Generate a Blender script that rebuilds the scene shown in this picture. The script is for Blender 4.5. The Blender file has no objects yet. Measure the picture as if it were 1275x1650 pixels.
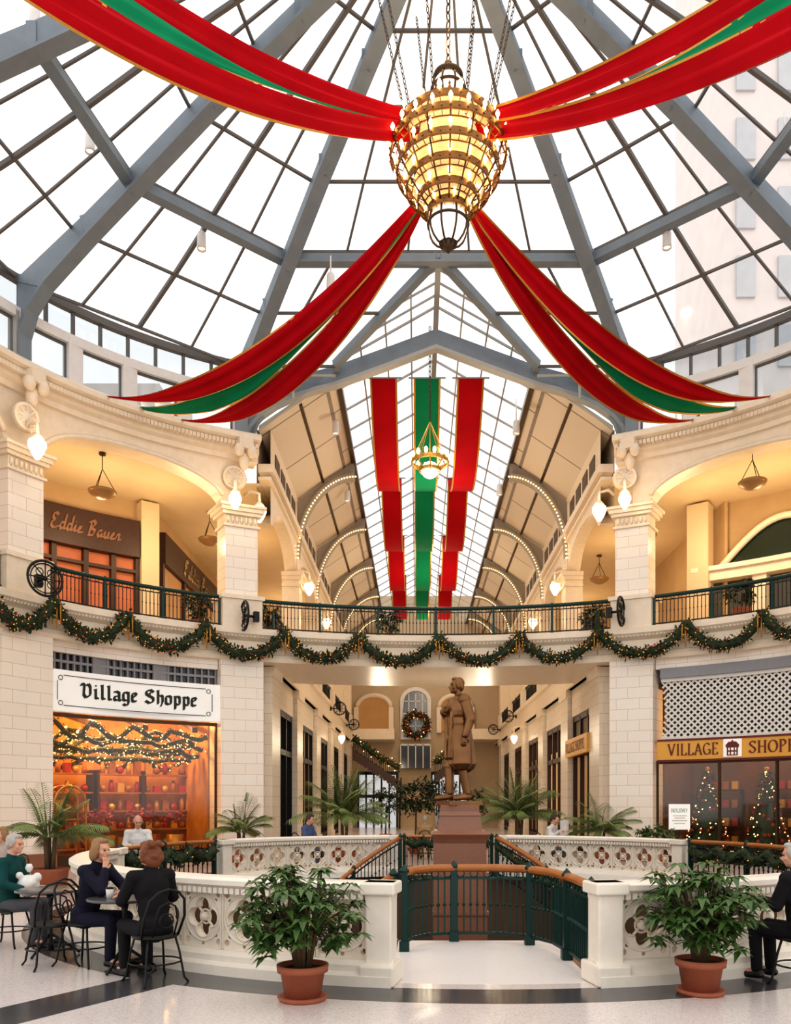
import bpy, math, random
from mathutils import Vector, Matrix
random.seed(7)
sc=bpy.context.scene; COL=sc.collection
pi=math.pi; sin=math.sin; cos=math.cos; rad=math.radians; R=random.uniform
F=1300.; HX=672.; HY=1295.; CH=1.75
def P(px,py,Y): return Vector(((px-HX)*Y/F, Y, CH+(HY-py)*Y/F))
ORD=['first','second','third','fourth','fifth','sixth','seventh','eighth','ninth','tenth','eleventh','twelfth','thirteenth']
# ------------------------------------------------------------------ mesh helper
class MB:
    def __init__(s): s.v=[];s.f=[];s.sm=[]
    def add(s,vs,fs,sm=False):
        o=len(s.v); s.v+=[tuple(v) for v in vs]; s.f+=[tuple(i+o for i in f) for f in fs]; s.sm+=[sm]*len(fs); return s
    def box(s,c,d,rz=0):
        x,y,z=d[0]/2,d[1]/2,d[2]/2; ca,sa=cos(rz),sin(rz); vs=[]
        for dz in (-z,z):
            for dx,dy in ((-x,-y),(x,-y),(x,y),(-x,y)):
                vs.append((c[0]+dx*ca-dy*sa,c[1]+dx*sa+dy*ca,c[2]+dz))
        return s.add(vs,[(0,3,2,1),(4,5,6,7),(0,1,5,4),(1,2,6,5),(2,3,7,6),(3,0,4,7)])
    def bx(s,x0,x1,y0,y1,z0,z1): return s.box(((x0+x1)/2,(y0+y1)/2,(z0+z1)/2),(abs(x1-x0),abs(y1-y0),abs(z1-z0)))
    def quad(s,*p): return s.add(p,[tuple(range(len(p)))])
    def tube(s,pts,r,n=6,closed=False,sm=True,flat=1.0,up=None):
        pts=[Vector(p) for p in pts]; m=len(pts); vs=[]
        for i,p in enumerate(pts):
            d=(pts[(i+1)%m]-pts[i-1]) if closed else (pts[min(i+1,m-1)]-pts[max(i-1,0)])
            if d.length<1e-9: d=Vector((0,0,1))
            d.normalize()
            if up is None: up=Vector((0,0,1)) if abs(d.z)<.9 else Vector((1,0,0))
            a=Vector(up)-d*Vector(up).dot(d)
            if a.length<1e-6: a=d.orthogonal()
            a.normalize(); up=a; b=d.cross(a); rr=r[i] if isinstance(r,(list,tuple)) else r
            for k in range(n):
                th=2*pi*k/n+(pi/4 if n==4 else 0); vs.append(p+a*(cos(th)*rr)+b*(sin(th)*rr*flat))
        fs=[(i*n+k,i*n+(k+1)%n,((i+1)%m)*n+(k+1)%n,((i+1)%m)*n+k) for i in range(m if closed else m-1) for k in range(n)]
        if not closed: fs+=[tuple(reversed(range(n))),tuple((m-1)*n+k for k in range(n))]
        return s.add(vs,fs,sm and n>4)
    def bar(s,p,q,w,flat=1.0): return s.tube([p,q],w*.7071,4,sm=False,flat=flat)
    def lathe(s,prof,c,n=20,M=None,sm=True,closed=False):
        vs=[];k=len(prof); c=Vector(c)
        for i in range(n):
            a=2*pi*i/n
            for r,z in prof:
                v=Vector((r*cos(a),r*sin(a),z)); v=(M@v if M else v)+c; vs.append(v)
        fs=[(i*k+j,((i+1)%n)*k+j,((i+1)%n)*k+j+1,i*k+j+1) for i in range(n) for j in range(k-1)]
        if closed: fs+=[(i*k+k-1,((i+1)%n)*k+k-1,((i+1)%n)*k,i*k) for i in range(n)]
        else:
            if prof[0][0]>1e-6: fs.append(tuple(reversed([i*k for i in range(n)])))
            if prof[-1][0]>1e-6: fs.append(tuple(i*k+k-1 for i in range(n)))
        return s.add(vs,fs,sm)
    def ell(s,c,r,n=12,m=8,M=None):
        if not isinstance(r,(list,tuple)): r=(r,r,r)
        vs=[];c=Vector(c)
        for j in range(1,m):
            t=pi*j/m
            for i in range(n):
                a=2*pi*i/n; v=Vector((r[0]*sin(t)*cos(a),r[1]*sin(t)*sin(a),-r[2]*cos(t))); vs.append((M@v if M else v)+c)
        b=Vector((0,0,-r[2]));t=Vector((0,0,r[2])); vs+=[(M@b if M else b)+c,(M@t if M else t)+c]
        fs=[(j*n+i,j*n+(i+1)%n,(j+1)*n+(i+1)%n,(j+1)*n+i) for j in range(m-2) for i in range(n)]
        q=(m-1)*n
        fs+=[(q,(i+1)%n,i) for i in range(n)]+[(q+1,(m-2)*n+i,(m-2)*n+(i+1)%n) for i in range(n)]
        return s.add(vs,fs,True)
    def cap(s,p,q,r0,r1,n=10):
        p,q=Vector(p),Vector(q); d=q-p
        if d.length<1e-6: return s.ell(p,r0)
        d.normalize(); pts=[];rs=[]
        for a in (-80,-50,-20): pts.append(p+d*r0*sin(rad(a))); rs.append(r0*cos(rad(a)))
        for a in (20,50,80): pts.append(q+d*r1*sin(rad(a))); rs.append(r1*cos(rad(a)))
        return s.tube(pts,rs,n)
    def hoop(s,c,r,w,n=24,M=None,k=6):
        c=Vector(c); pts=[]
        for i in range(n):
            v=Vector((r*cos(2*pi*i/n),r*sin(2*pi*i/n),0)); pts.append((M@v if M else v)+c)
        return s.tube(pts,w,k,closed=True)
def wl(o):
    l=Vector((0,0,0))
    while o: l+=o.location; o=o.parent
    return l
def mk(name,mb,mat,parent=None,label=None,bev=0):
    if parent: off=wl(parent)
    else:
        xs=[v[0] for v in mb.v];ys=[v[1] for v in mb.v];zs=[v[2] for v in mb.v]
        off=Vector(((min(xs)+max(xs))/2,(min(ys)+max(ys))/2,min(zs)))
    me=bpy.data.meshes.new(name); me.from_pydata([(v[0]-off.x,v[1]-off.y,v[2]-off.z) for v in mb.v],[],mb.f)
    me.polygons.foreach_set('use_smooth',mb.sm); me.materials.append(mat); me.update()
    o=bpy.data.objects.new(name,me); COL.objects.link(o)
    if parent: o.parent=parent
    else: o.location=off
    if label: o['label']=label
    if bev:
        m=o.modifiers.new('bevel','BEVEL'); m.width=bev; m.segments=2; m.limit_method='ANGLE'
    return o
def share(name,me,loc,parent):
    o=bpy.data.objects.new(name,me); COL.objects.link(o); o.parent=parent; o.location=Vector(loc)-wl(parent); return o
def meshof(mb,mt,name):
    o=mk(name,mb,mt); me=o.data; c=o.location.copy()
    for v in me.vertices: v.co+=c
    bpy.data.objects.remove(o); return me
def tag(o,label,cat,group=None,kind=None):
    o['label']=label; o['category']=cat
    if group: o['group']=group
    if kind: o['kind']=kind
    return o
def st(name,mb,mat,label,cat,parent=None,bev=0):
    o=mk(name,mb,mat,parent,None,bev)
    return tag(o,label,cat,None,'structure')
def root(name,loc,label,cat,group=None,kind=None):
    o=bpy.data.objects.new(name,None); o.empty_display_size=.1; COL.objects.link(o); o.location=loc
    return tag(o,label,cat,group,kind)
def kids(o): return [c for c in bpy.data.objects if c.parent==o]
def dup(r,loc,rz,label):
    c=r.copy(); COL.objects.link(c); c.location=loc; c.rotation_euler=(0,0,rz); c['label']=label
    for k in kids(r):
        d=k.copy(); COL.objects.link(d); d.parent=c
        for g in kids(k):
            h=g.copy(); COL.objects.link(h); h.parent=d
    return c
# ------------------------------------------------------------------ materials
def nd(nt,t,**kw):
    n=nt.nodes.new(t)
    for k,v in kw.items(): setattr(n,k,v)
    return n
def mth(nt,op,a,b=None):
    n=nd(nt,'ShaderNodeMath',operation=op)
    for i,x in enumerate((a,b)):
        if x is None: continue
        if isinstance(x,(int,float)): n.inputs[i].default_value=x
        else: nt.links.new(x,n.inputs[i])
    return n.outputs[0]
def c4(c): return (c[0],c[1],c[2],1)
def base(name):
    m=bpy.data.materials.new(name); m.use_nodes=True; nt=m.node_tree
    return m,nt,nt.nodes['Principled BSDF']
def mixc(nt,f,a,b):
    n=nd(nt,'ShaderNodeMix',data_type='RGBA')
    if isinstance(f,(int,float)): n.inputs[0].default_value=f
    else: nt.links.new(f,n.inputs[0])
    for i,x in ((6,a),(7,b)):
        if isinstance(x,tuple): n.inputs[i].default_value=c4(x)
        else: nt.links.new(x,n.inputs[i])
    return n.outputs[2]
def mat(name,c,r=.6,m=0,c2=None,sc_=6,e=0,ec=None,bump=0,spec=.5):
    mt,nt,p=base(name)
    if c2 is None: c2=tuple(x*.82 for x in c)
    tc=nd(nt,'ShaderNodeTexCoord'); nz=nd(nt,'ShaderNodeTexNoise'); nz.inputs['Scale'].default_value=sc_; nz.inputs['Detail'].default_value=4
    nt.links.new(tc.outputs['Object'],nz.inputs['Vector'])
    nt.links.new(mixc(nt,nz.outputs['Fac'],tuple(c),tuple(c2)),p.inputs['Base Color'])
    p.inputs['Roughness'].default_value=r; p.inputs['Metallic'].default_value=m; p.inputs['Specular IOR Level'].default_value=spec
    if e: p.inputs['Emission Color'].default_value=c4(ec or c); p.inputs['Emission Strength'].default_value=e
    if bump:
        b=nd(nt,'ShaderNodeBump'); b.inputs['Strength'].default_value=bump; nt.links.new(nz.outputs['Fac'],b.inputs['Height']); nt.links.new(b.outputs[0],p.inputs['Normal'])
    return mt
def bricks(name,sg,c1,c2,mo,bw,bh,ms=.012,rough=.5,plane='w'):
    mt,nt,p=base(name)
    g=nd(nt,'ShaderNodeNewGeometry'); s=nd(nt,'ShaderNodeSeparateXYZ'); nt.links.new(g.outputs['Position'],s.inputs[0])
    u=mth(nt,'ADD',s.outputs[0],mth(nt,'MULTIPLY',s.outputs[1],float(sg)))
    cb=nd(nt,'ShaderNodeCombineXYZ')
    if plane=='w': nt.links.new(u,cb.inputs[0]); nt.links.new(s.outputs[2],cb.inputs[1])
    else: nt.links.new(s.outputs[1],cb.inputs[0]); nt.links.new(s.outputs[2],cb.inputs[1])
    b=nd(nt,'ShaderNodeTexBrick'); nt.links.new(cb.outputs[0],b.inputs['Vector'])
    for k,v in (('Color1',c4(c1)),('Color2',c4(c2)),('Mortar',c4(mo)),('Scale',1.0),('Mortar Size',ms),('Brick Width',bw),('Row Height',bh)): b.inputs[k].default_value=v
    nz=nd(nt,'ShaderNodeTexNoise'); nz.inputs['Scale'].default_value=2.5; nt.links.new(g.outputs['Position'],nz.inputs['Vector'])
    dk=tuple(x*.9 for x in c1)
    nt.links.new(mixc(nt,mth(nt,'MULTIPLY',nz.outputs['Fac'],.35),b.outputs['Color'],dk),p.inputs['Base Color'])
    p.inputs['Roughness'].default_value=rough
    return mt
def glass(name,tint=(1,1,1),op=.06):
    m=bpy.data.materials.new(name); m.use_nodes=True; nt=m.node_tree; nt.nodes.clear()
    t=nd(nt,'ShaderNodeBsdfTransparent'); t.inputs[0].default_value=c4(tint); g=nd(nt,'ShaderNodeBsdfGlossy'); g.inputs['Roughness'].default_value=.08
    nz=nd(nt,'ShaderNodeTexNoise'); nz.inputs['Scale'].default_value=.6
    x=nd(nt,'ShaderNodeMixShader'); o=nd(nt,'ShaderNodeOutputMaterial')
    nt.links.new(mth(nt,'MULTIPLY',nz.outputs['Fac'],op*2),x.inputs[0]); nt.links.new(t.outputs[0],x.inputs[1]); nt.links.new(g.outputs[0],x.inputs[2]); nt.links.new(x.outputs[0],o.inputs[0])
    return m
cream=(.92,.84,.74); cream2=(.89,.79,.68); mort=(.6,.49,.38)
STN={-1:bricks('stone_left',.62,cream,cream2,mort,.8,.33,.008,rough=.18),1:bricks('stone_right',-.62,cream,cream2,mort,.8,.33,.008,rough=.18)}
cor=bricks('stone_corridor',1,(.88,.79,.67),(.85,.75,.61),mort,.8,.33,.008,rough=.3)
trimm=mat('terracotta_trim',(.91,.81,.67),.33,c2=(.78,.64,.47),sc_=5,bump=.2)
balm=mat('cream_balustrade',(.9,.84,.75),.35,c2=(.78,.7,.59),sc_=9)
balp=mat('cream_panel',(.89,.82,.72),.4,c2=(.76,.67,.54),sc_=12)
plas=mat('warm_plaster',(.78,.63,.42),.7,c2=(.7,.54,.34),sc_=1.5)
warmw=mat('warm_wall',(.6,.42,.23),.7,c2=(.46,.3,.15),sc_=1.5)
endw=mat('cream_end_wall',(.6,.48,.33),.6,c2=(.5,.38,.24),sc_=1.5)
cove=bricks('cove_panels',0,(.74,.65,.53),(.7,.59,.47),(.2,.16,.12),3.05,5,.04,.7,plane='y')
coved=mat('grey_beige_rib',(.38,.34,.29),.6,sc_=3)
steel=mat('blue_grey_steel',(.25,.3,.345),.5,.1,c2=(.18,.22,.26),sc_=3)
steeld=mat('dark_glazing_bar',(.15,.14,.135),.5,.1,sc_=4)
steell=mat('pale_steel',(.46,.47,.46),.5,.1,sc_=3)
white=mat('white_paint',(.87,.85,.83),.5,sc_=4)
black=mat('black_iron',(.015,.014,.014),.45,.4,sc_=9)
greenm=mat('dark_green_metal',(.008,.045,.038),.4,.3,sc_=8)
wood=mat('orange_wood',(.45,.17,.04),.35,c2=(.3,.09,.02),sc_=7)
dwood=mat('dark_wood',(.06,.022,.012),.5,c2=(.035,.013,.008),sc_=7)
red=mat('red_cloth',(.54,.004,.012),.75,c2=(.32,.002,.006),sc_=1.2,spec=.08)
grn=mat('green_cloth',(.008,.27,.12),.75,c2=(.005,.18,.075),sc_=1.2,spec=.08)
gold=mat('gold_trim',(.62,.33,.06),.4,.5,c2=(.45,.2,.03),sc_=12)
brass=mat('brass',(.34,.17,.055),.4,.8,c2=(.2,.09,.03),sc_=10)
brassp=mat('polished_brass',(.7,.42,.12),.25,.9,c2=(.55,.3,.07),sc_=10)
brassd=mat('dark_bronze_metal',(.09,.055,.03),.4,.7,sc_=10)
bulbm=mat('warm_bulb',(1,.8,.45),.4,e=12,ec=(1,.6,.22))
bulbs_=mat('small_warm_bulb',(1,.8,.45),.4,e=4.5,ec=(1,.6,.23))
globe=mat('frosted_globe',(1,.92,.8),.4,e=3.0,ec=(1,.76,.46))
globew=mat('white_globe',(.95,.92,.9),.35,e=1.1,ec=(1,.86,.74))
amberglow=mat('amber_glow',(.9,.6,.3),.3,c2=(.5,.25,.08),sc_=14,e=.75,ec=(1,.6,.25))  # emissive amber for the glow pieces added inside the chandelier
bronze=mat('statue_bronze',(.3,.15,.06),.36,.7,c2=(.13,.06,.025),sc_=5)
granite=mat('brown_granite',(.31,.14,.085),.3,c2=(.2,.085,.05),sc_=40)
terra=mat('terracotta_pot',(.42,.13,.06),.7,c2=(.3,.09,.05),sc_=8)
soil=mat('soil',(.03,.02,.012),.9,sc_=20)
leaf=mat('leaf_green',(.1,.18,.045),.38,c2=(.03,.075,.018),sc_=9)
leafd=mat('leaf_dark',(.022,.06,.014),.5,c2=(.01,.03,.008),sc_=9)
palmm=mat('palm_green',(.27,.32,.11),.45,c2=(.1,.15,.035),sc_=6)
garm=mat('garland_green',(.028,.05,.015),.7,c2=(.01,.024,.007),sc_=14)
redo=mat('red_ornament',(.42,.025,.015),.3,sc_=8)
goldo=mat('gold_ornament',(.75,.42,.08),.3,.4,sc_=8)
ambero=mat('amber_ornament',(.5,.2,.03),.4,c2=(.25,.08,.012),sc_=10)
golds=mat('gold_spark',(.7,.36,.07),.3,e=.45,ec=(1,.5,.14))
trunk=mat('stem_brown',(.13,.08,.04),.8,sc_=10)
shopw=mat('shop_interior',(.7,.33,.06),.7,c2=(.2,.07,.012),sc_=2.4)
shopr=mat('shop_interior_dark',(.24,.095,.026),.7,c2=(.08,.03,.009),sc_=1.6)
gray=mat('grey_metal',(.3,.3,.32),.5,.3,sc_=6)
yel=mat('yellow_sign',(.82,.44,.08),.5,c2=(.72,.35,.05),sc_=2)
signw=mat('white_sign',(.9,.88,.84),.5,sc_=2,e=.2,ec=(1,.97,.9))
paperw=mat('white_plastic',(.8,.78,.75),.5,sc_=6)
inkb=mat('black_green_ink',(.012,.02,.012),.6)
inkr=mat('dark_red_ink',(.16,.02,.015),.6)
inkg=mat('green_ink',(.05,.26,.13),.6)
inkp=mat('pale_print_ink',(.55,.5,.42),.6)
dullg=mat('dull_salmon_ink',(.24,.11,.055),.5); paleg=mat('pale_gold_ink',(.6,.42,.22),.5)
latm=mat('cream_lattice',(.87,.84,.78),.5,sc_=5)
pane=glass('sky_glass',(1,1,1),.05); pane2=glass('clerestory_glass',(.82,.85,.87),.06); shopg=glass('shop_glass',(.97,.95,.9),.04)
dglass=mat('dark_glass',(.02,.025,.03),.12,sc_=2)
bright=mat('daylit_glass',(.7,.73,.75),.3,c2=(.3,.32,.33),sc_=1,e=.45,ec=(.95,.98,1))  # emission stands in for daylight beyond the end doors
skin=mat('skin',(.66,.36,.25),.55,c2=(.6,.3,.2),sc_=6)
hairs={'red':mat('auburn_hair',(.24,.075,.025),.6,c2=(.12,.035,.012),sc_=40,bump=.4),'blond':mat('light_brown_hair',(.36,.2,.09),.6,c2=(.2,.1,.04),sc_=40,bump=.4),'grey':mat('grey_hair',(.5,.47,.44),.6,c2=(.3,.28,.26),sc_=40,bump=.4),'dark':mat('dark_hair',(.05,.03,.02),.6,sc_=40,bump=.4)}
def cloth(n,c): return mat(n,c,.8,c2=tuple(x*.6 for x in c),sc_=7,bump=.15,spec=.2)
CL={'black':cloth('black_cloth',(.014,.013,.015)),'navy':cloth('navy_cloth',(.016,.016,.034)),'white':cloth('white_shirt',(.85,.83,.8)),'teal':cloth('teal_cloth',(.01,.075,.072)),'blue':cloth('blue_cloth',(.1,.14,.28)),'tan':cloth('tan_cloth',(.5,.34,.17)),'maroon':cloth('maroon_cloth',(.16,.06,.07)),'grey':cloth('grey_cloth',(.1,.1,.11)),'pale':cloth('pale_cloth',(.5,.4,.35))}
shoem=mat('black_leather',(.012,.011,.011),.35)
eyem=mat('eye_dark',(.03,.02,.015),.2)
def floor_mat():
    mt,nt,p=base('terrazzo')
    g=nd(nt,'ShaderNodeNewGeometry'); s=nd(nt,'ShaderNodeSeparateXYZ'); nt.links.new(g.outputs['Position'],s.inputs[0])
    x=mth(nt,'SUBTRACT',s.outputs[0],.75); y=mth(nt,'SUBTRACT',s.outputs[1],13.8)
    r=mth(nt,'SQRT',mth(nt,'ADD',mth(nt,'MULTIPLY',x,x),mth(nt,'MULTIPLY',y,y)))
    band=mth(nt,'MULTIPLY',mth(nt,'GREATER_THAN',r,6.2),mth(nt,'LESS_THAN',r,6.75))
    band2=mth(nt,'MULTIPLY',mth(nt,'GREATER_THAN',r,8.6),mth(nt,'LESS_THAN',r,9.0))
    ax=mth(nt,'ABSOLUTE',x)
    d=mth(nt,'ABSOLUTE',mth(nt,'ADD',mth(nt,'MULTIPLY',ax,.866),mth(nt,'MULTIPLY',y,.5)))
    strip=mth(nt,'MULTIPLY',mth(nt,'LESS_THAN',d,.3),mth(nt,'GREATER_THAN',r,6.5))
    msk=mth(nt,'MAXIMUM',mth(nt,'MAXIMUM',band,band2),strip)
    v=nd(nt,'ShaderNodeTexVoronoi'); v.inputs['Scale'].default_value=60; nt.links.new(g.outputs['Position'],v.inputs['Vector'])
    n2=nd(nt,'ShaderNodeTexNoise'); n2.inputs['Scale'].default_value=90; nt.links.new(g.outputs['Position'],n2.inputs['Vector'])
    lt=mixc(nt,v.outputs['Distance'],(.82,.75,.72),(.57,.5,.47)); dk=mixc(nt,n2.outputs['Fac'],(.02,.02,.023),(.12,.115,.12))
    nt.links.new(mixc(nt,msk,lt,dk),p.inputs['Base Color']); p.inputs['Roughness'].default_value=.18
    return mt
terrz=floor_mat()
# ------------------------------------------------------------------ camera, world
cam=bpy.data.cameras.new('camera'); co=bpy.data.objects.new('camera',cam); COL.objects.link(co); sc.camera=co
co.location=(0,0,CH); co.rotation_euler=(pi/2,0,0); cam.sensor_width=36; cam.sensor_fit='AUTO'; cam.lens=F/1650*36
cam.shift_x=-(HX-637.5)/1650; cam.shift_y=(HY-825)/1650; cam.clip_end=400
w=bpy.data.worlds.new('world'); sc.world=w; w.use_nodes=True
w.node_tree.nodes['Background'].inputs[0].default_value=(1,.97,.945,1); w.node_tree.nodes['Background'].inputs[1].default_value=1.28
try: sc.view_settings.view_transform='Standard'
except Exception: pass
try: sc.view_settings.look='Medium High Contrast'
except Exception: pass
def pl(loc,W,c=(1,.72,.4),r=.3):
    l=bpy.data.lights.new('lamp','POINT'); l.energy=W; l.color=c; l.shadow_soft_size=r; o=bpy.data.objects.new('lamp_or_fill_light',l); o.location=loc; COL.objects.link(o)  # serves real lamps and also added fill without a fixture
# ------------------------------------------------------------------ rings
CX,CY,A,B=.6,17.,11.85,9.
def E(t,o=0): t=rad(t); return (CX+(A+o)*sin(t),CY+(B+o)*cos(t))
WX,WY=.75,13.8
def W(t,o=0): t=rad(t); return (WX+(6+o)*sin(t),WY+(6+o)*cos(t))
def kd(t): t=rad(t); return 57.3/math.hypot(A*cos(t),B*sin(t))
def arcl(t0,t1,n=60): return sum((t1-t0)/n/kd(t0+(t1-t0)*(i+.5)/n) for i in range(n))
def ring(mb,fn,prof,t0,t1,n=24):
    vs=[];k=len(prof)
    for i in range(n+1):
        t=t0+(t1-t0)*i/n
        for o,z in prof:
            x,y=fn(t,o); vs.append((x,y,z))
    fs=[(i*k+j,i*k+(j+1)%k,(i+1)*k+(j+1)%k,(i+1)*k+j) for i in range(n) for j in range(k)]
    fs+=[tuple(range(k)),tuple(n*k+j for j in reversed(range(k)))]
    return mb.add(vs,fs)
def rect(o0,o1,z0,z1): return [(o0,z0),(o1,z0),(o1,z1),(o0,z1)]
def t_of_px(px,off=-.3):
    lo,hi=-75.,75.
    for _ in range(40):
        m=(lo+hi)/2; x,y=E(m,off)
        if HX+F*x/y<px: lo=m
        else: hi=m
    return (lo+hi)/2
SN={-1:'left',1:'right'}
# ------------------------------------------------------------------ floor and well
mb=MB(); rr=[0,.6,2,5,12,30,70]; n=96; vs=[]
for i in range(n):
    for q in rr: x,y=W(i*360/n,q); vs.append((x,y,0))
k=len(rr); mb.add(vs,[(i*k+j,i*k+j+1,((i+1)%n)*k+j+1,((i+1)%n)*k+j) for i in range(n) for j in range(k-1)])
st('floor',mb,terrz,'pale terrazzo floor with dark bands around the round stairwell','floor')
mb=MB(); ring(mb,W,rect(0,.25,-4.5,-.01),0,360,72); st('wall_stairwell',mb,mat('stairwell_wall',(.14,.08,.045),.5,c2=(.08,.045,.025),sc_=2),'darkened brown wall lining the round stairwell','wall')  # base colour darkened so the balustrade holes contrast
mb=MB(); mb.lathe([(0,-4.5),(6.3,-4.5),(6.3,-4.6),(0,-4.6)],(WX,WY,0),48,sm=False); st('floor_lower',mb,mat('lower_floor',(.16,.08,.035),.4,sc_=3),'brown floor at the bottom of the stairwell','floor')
mb=MB(); mb.bx(-.24,1.74,7.7,10.35,-.2,-.005); st('floor_landing',mb,mat('pale_landing',(.85,.8,.77),.4,sc_=20),'pale landing inside the stairwell gap','landing')
def holed(w_,h_,holes,th):
    cu=bpy.data.curves.new('c','CURVE'); cu.dimensions='2D'; cu.fill_mode='BOTH'; cu.extrude=th/2
    for pts in [[(-w_/2,-h_/2),(w_/2,-h_/2),(w_/2,h_/2),(-w_/2,h_/2)]]+holes:
        s=cu.splines.new('POLY'); s.points.add(len(pts)-1); s.use_cyclic_u=True
        for p,q in zip(s.points,pts): p.co=(q[0],q[1],0,1)
    o=bpy.data.objects.new('c',cu); COL.objects.link(o); bpy.context.view_layer.update()
    me=bpy.data.meshes.new_from_object(o.evaluated_get(bpy.context.evaluated_depsgraph_get()))
    r=([tuple(v.co) for v in me.vertices],[tuple(p.vertices) for p in me.polygons]); bpy.data.objects.remove(o); return r
def circ(cx,cy,r,n=14): return [(cx+r*cos(2*pi*i/n),cy+r*sin(2*pi*i/n)) for i in range(n)]
def quatre(a):
    d=1.2*a; pts=[]
    for k in range(4):
        for i in range(10):
            th=rad(-101+202*i/9); x=d+a*cos(th); y=a*sin(th); q=k*pi/2
            pts.append((x*cos(q)-y*sin(q),x*sin(q)+y*cos(q)))
    return pts
qa_=.1; PW=.56
hol=[quatre(qa_)]+[circ(a*.222,b*.25,.034,10) for a in (-1,1) for b in (-1,1)]+[circ(0,b*.278,.022,8) for b in (-1,1)]+[circ(a*.185,b*.185,.0215,8) for a in (-1,1) for b in (-1,1)]
PV,PF=holed(PW,.64,hol,.08); RX=Matrix.Rotation(pi/2,3,'X')
pm=MB(); pm.add([(v[0],v[2],v[1]) for v in PV],PF)
qo=[(x,y) for x,y in quatre(qa_)]
for s_ in (-1,1):
    pm.tube([(x,s_*.04,y) for x,y in qo],.012,5,closed=True)
    pm.hoop((0,s_*.04,0),.25,.013,32,RX,5)
    for x in (-PW/2+.012,PW/2-.012): pm.bar((x,s_*.045,-.31),(x,s_*.045,.31),.022)
for a in (-1,1):
    for b in (-1,1): pm.tube([(a*.1,0,b*.1),(a*.03,0,b*.03)],.015,6)
pm.ell((0,0,0),(.05,.06,.05),12,8); pm.hoop((0,0,0),.075,.012,20,RX,5)
pmd=meshof(pm,balp,'pierced_panel')
def balustrade(t0,t1,label):
    x,y=W((t0+t1)/2); r=root('stone_balustrade',(x,y,0),label,'balustrade','pierced stone balustrade sections round the stairwell')
    m=MB(); ring(m,W,[(-.2,0),(.24,0),(.24,.1),(.17,.13),(.17,.19),(.1,.23),(-.1,.23),(-.17,.13)],t0,t1,40); mk('plinth',m,balm,r)
    m=MB(); ring(m,W,[(-.1,.87),(.1,.87),(.16,.91),(.16,.96),(.11,.99),(-.11,.99),(-.16,.96),(-.16,.91)],t0,t1,40); nb=int(abs(t1-t0)*1.5)
    for i in range(nb):
        t=t0+(t1-t0)*(i+.5)/nb
        for o_ in (-.115,.115): x,y=W(t,o_); m.box((x,y,.85),(.05,.04,.06),-rad(t))
    mk('coping',m,balm,r)
    L=abs(t1-t0)*pi/180*6-.5; n=max(1,round(L/PW)); dt=(t1-t0)/n*(L/(L+.5)); s0=t0+(t1-t0)*(.25/(L+.5))
    for i in range(n):
        t=s0+dt*(i+.5); x,y=W(t); o=share('pierced_panel',pmd,(x,y,.55),r); o.rotation_euler=(0,0,-rad(t)); o.scale=(abs(dt)*pi/180*6/PW,1,1)
    for t,sg in ((t0,1),(t1,-1)):
        t=t+sg*1.35*(1 if t1>t0 else -1); x,y=W(t); m=MB()
        m.box((x,y,.5),(.26,.28,.74),-rad(t)); m.box((x,y,.1),(.34,.46,.2),-rad(t)); m.box((x,y,.93),(.34,.38,.12),-rad(t))
        mk('end_post',m,balm,r,bev=.02)
balustrade(-56,-11,'pierced cream stone balustrade on far side, left of statue'); balustrade(11,56,'pierced cream stone balustrade on far side, right of statue')
balustrade(-170.8,-87,'pierced cream stone balustrade nearest camera, left of landing'); balustrade(170.8,87,'pierced cream stone balustrade nearest camera, right of landing')
def rail(path,h,label,mp,mh,mb_,pd=1.6,bd=.13,hr=.045,group=None,name='metal_railing'):
    path=[Vector(p) for p in path]; r=root(name,path[0],label,'railing',group)
    cum=[0]
    for a,b in zip(path,path[1:]): cum.append(cum[-1]+(b-a).length)
    L=cum[-1]
    def at(d):
        for i in range(len(path)-1):
            if d<=cum[i+1]+1e-9: f=(d-cum[i])/max(1e-9,cum[i+1]-cum[i]); return path[i].lerp(path[i+1],f)
        return path[-1]
    U=Vector((0,0,1))
    mk('handrail',MB().tube([p+U*h for p in path],hr,8),mh,r)
    m=MB().tube([p+U*.1 for p in path],.025,4,sm=False); mk('bottom_rail',m,mb_,r)
    m=MB(); nb=max(2,int(L/bd)); m.tube([p+U*(h-.13) for p in path],.02,4,sm=False)
    for i in range(nb):
        p=at(L*(i+.5)/nb); m.tube([p+U*.1,p+U*(h-.13)],.014,4,sm=False); m.ell(p+U*(h*.5),.024,6,4)
        if i%2==0: q=at(min(L,L*(i+1)/nb)); d=(q-p); a=math.atan2(d.y,d.x); m.hoop(q+U*(h-.07),.05,.011,8,Matrix.Rotation(a,3,'Z')@RX,4)
    mk('balusters',m,mb_,r)
    np_=max(1,round(L/pd))
    for i in range(np_+1):
        p=at(L*i/np_); m=MB(); m.box(p+U*(h/2),(.075,.075,h)); m.box(p+U*.06,(.12,.12,.12)); m.lathe([(.055,0),(.06,.03),(0,.1)],p+U*h,8); mk('post',m,mp,r)
    return r
def arc(fn,t0,t1,off,z,n=24): return [fn(t0+(t1-t0)*i/n,off)+(z,) for i in range(n+1)]
rail(arc(W,-85.5,-57,0,.02),.93,'dark green railing hung with garland on left side of stairwell',greenm,wood,black)
rail(arc(W,57,85.5,0,.02),.93,'dark green railing hung with garland on right side of stairwell',greenm,wood,black)
lp=[(-.15,9.6,0),(-.05,9.95,0),(.15,10.2,0),(.5,10.32,0),(1.0,10.3,0),(1.35,10.15,0),(1.62,9.6,0),(1.72,8.8,0),(1.74,8.05,0)]
rail(lp,.93,'curved green railing with wooden handrail around front landing',greenm,wood,greenm,1.15,.085,.05)
sp=[]
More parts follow.
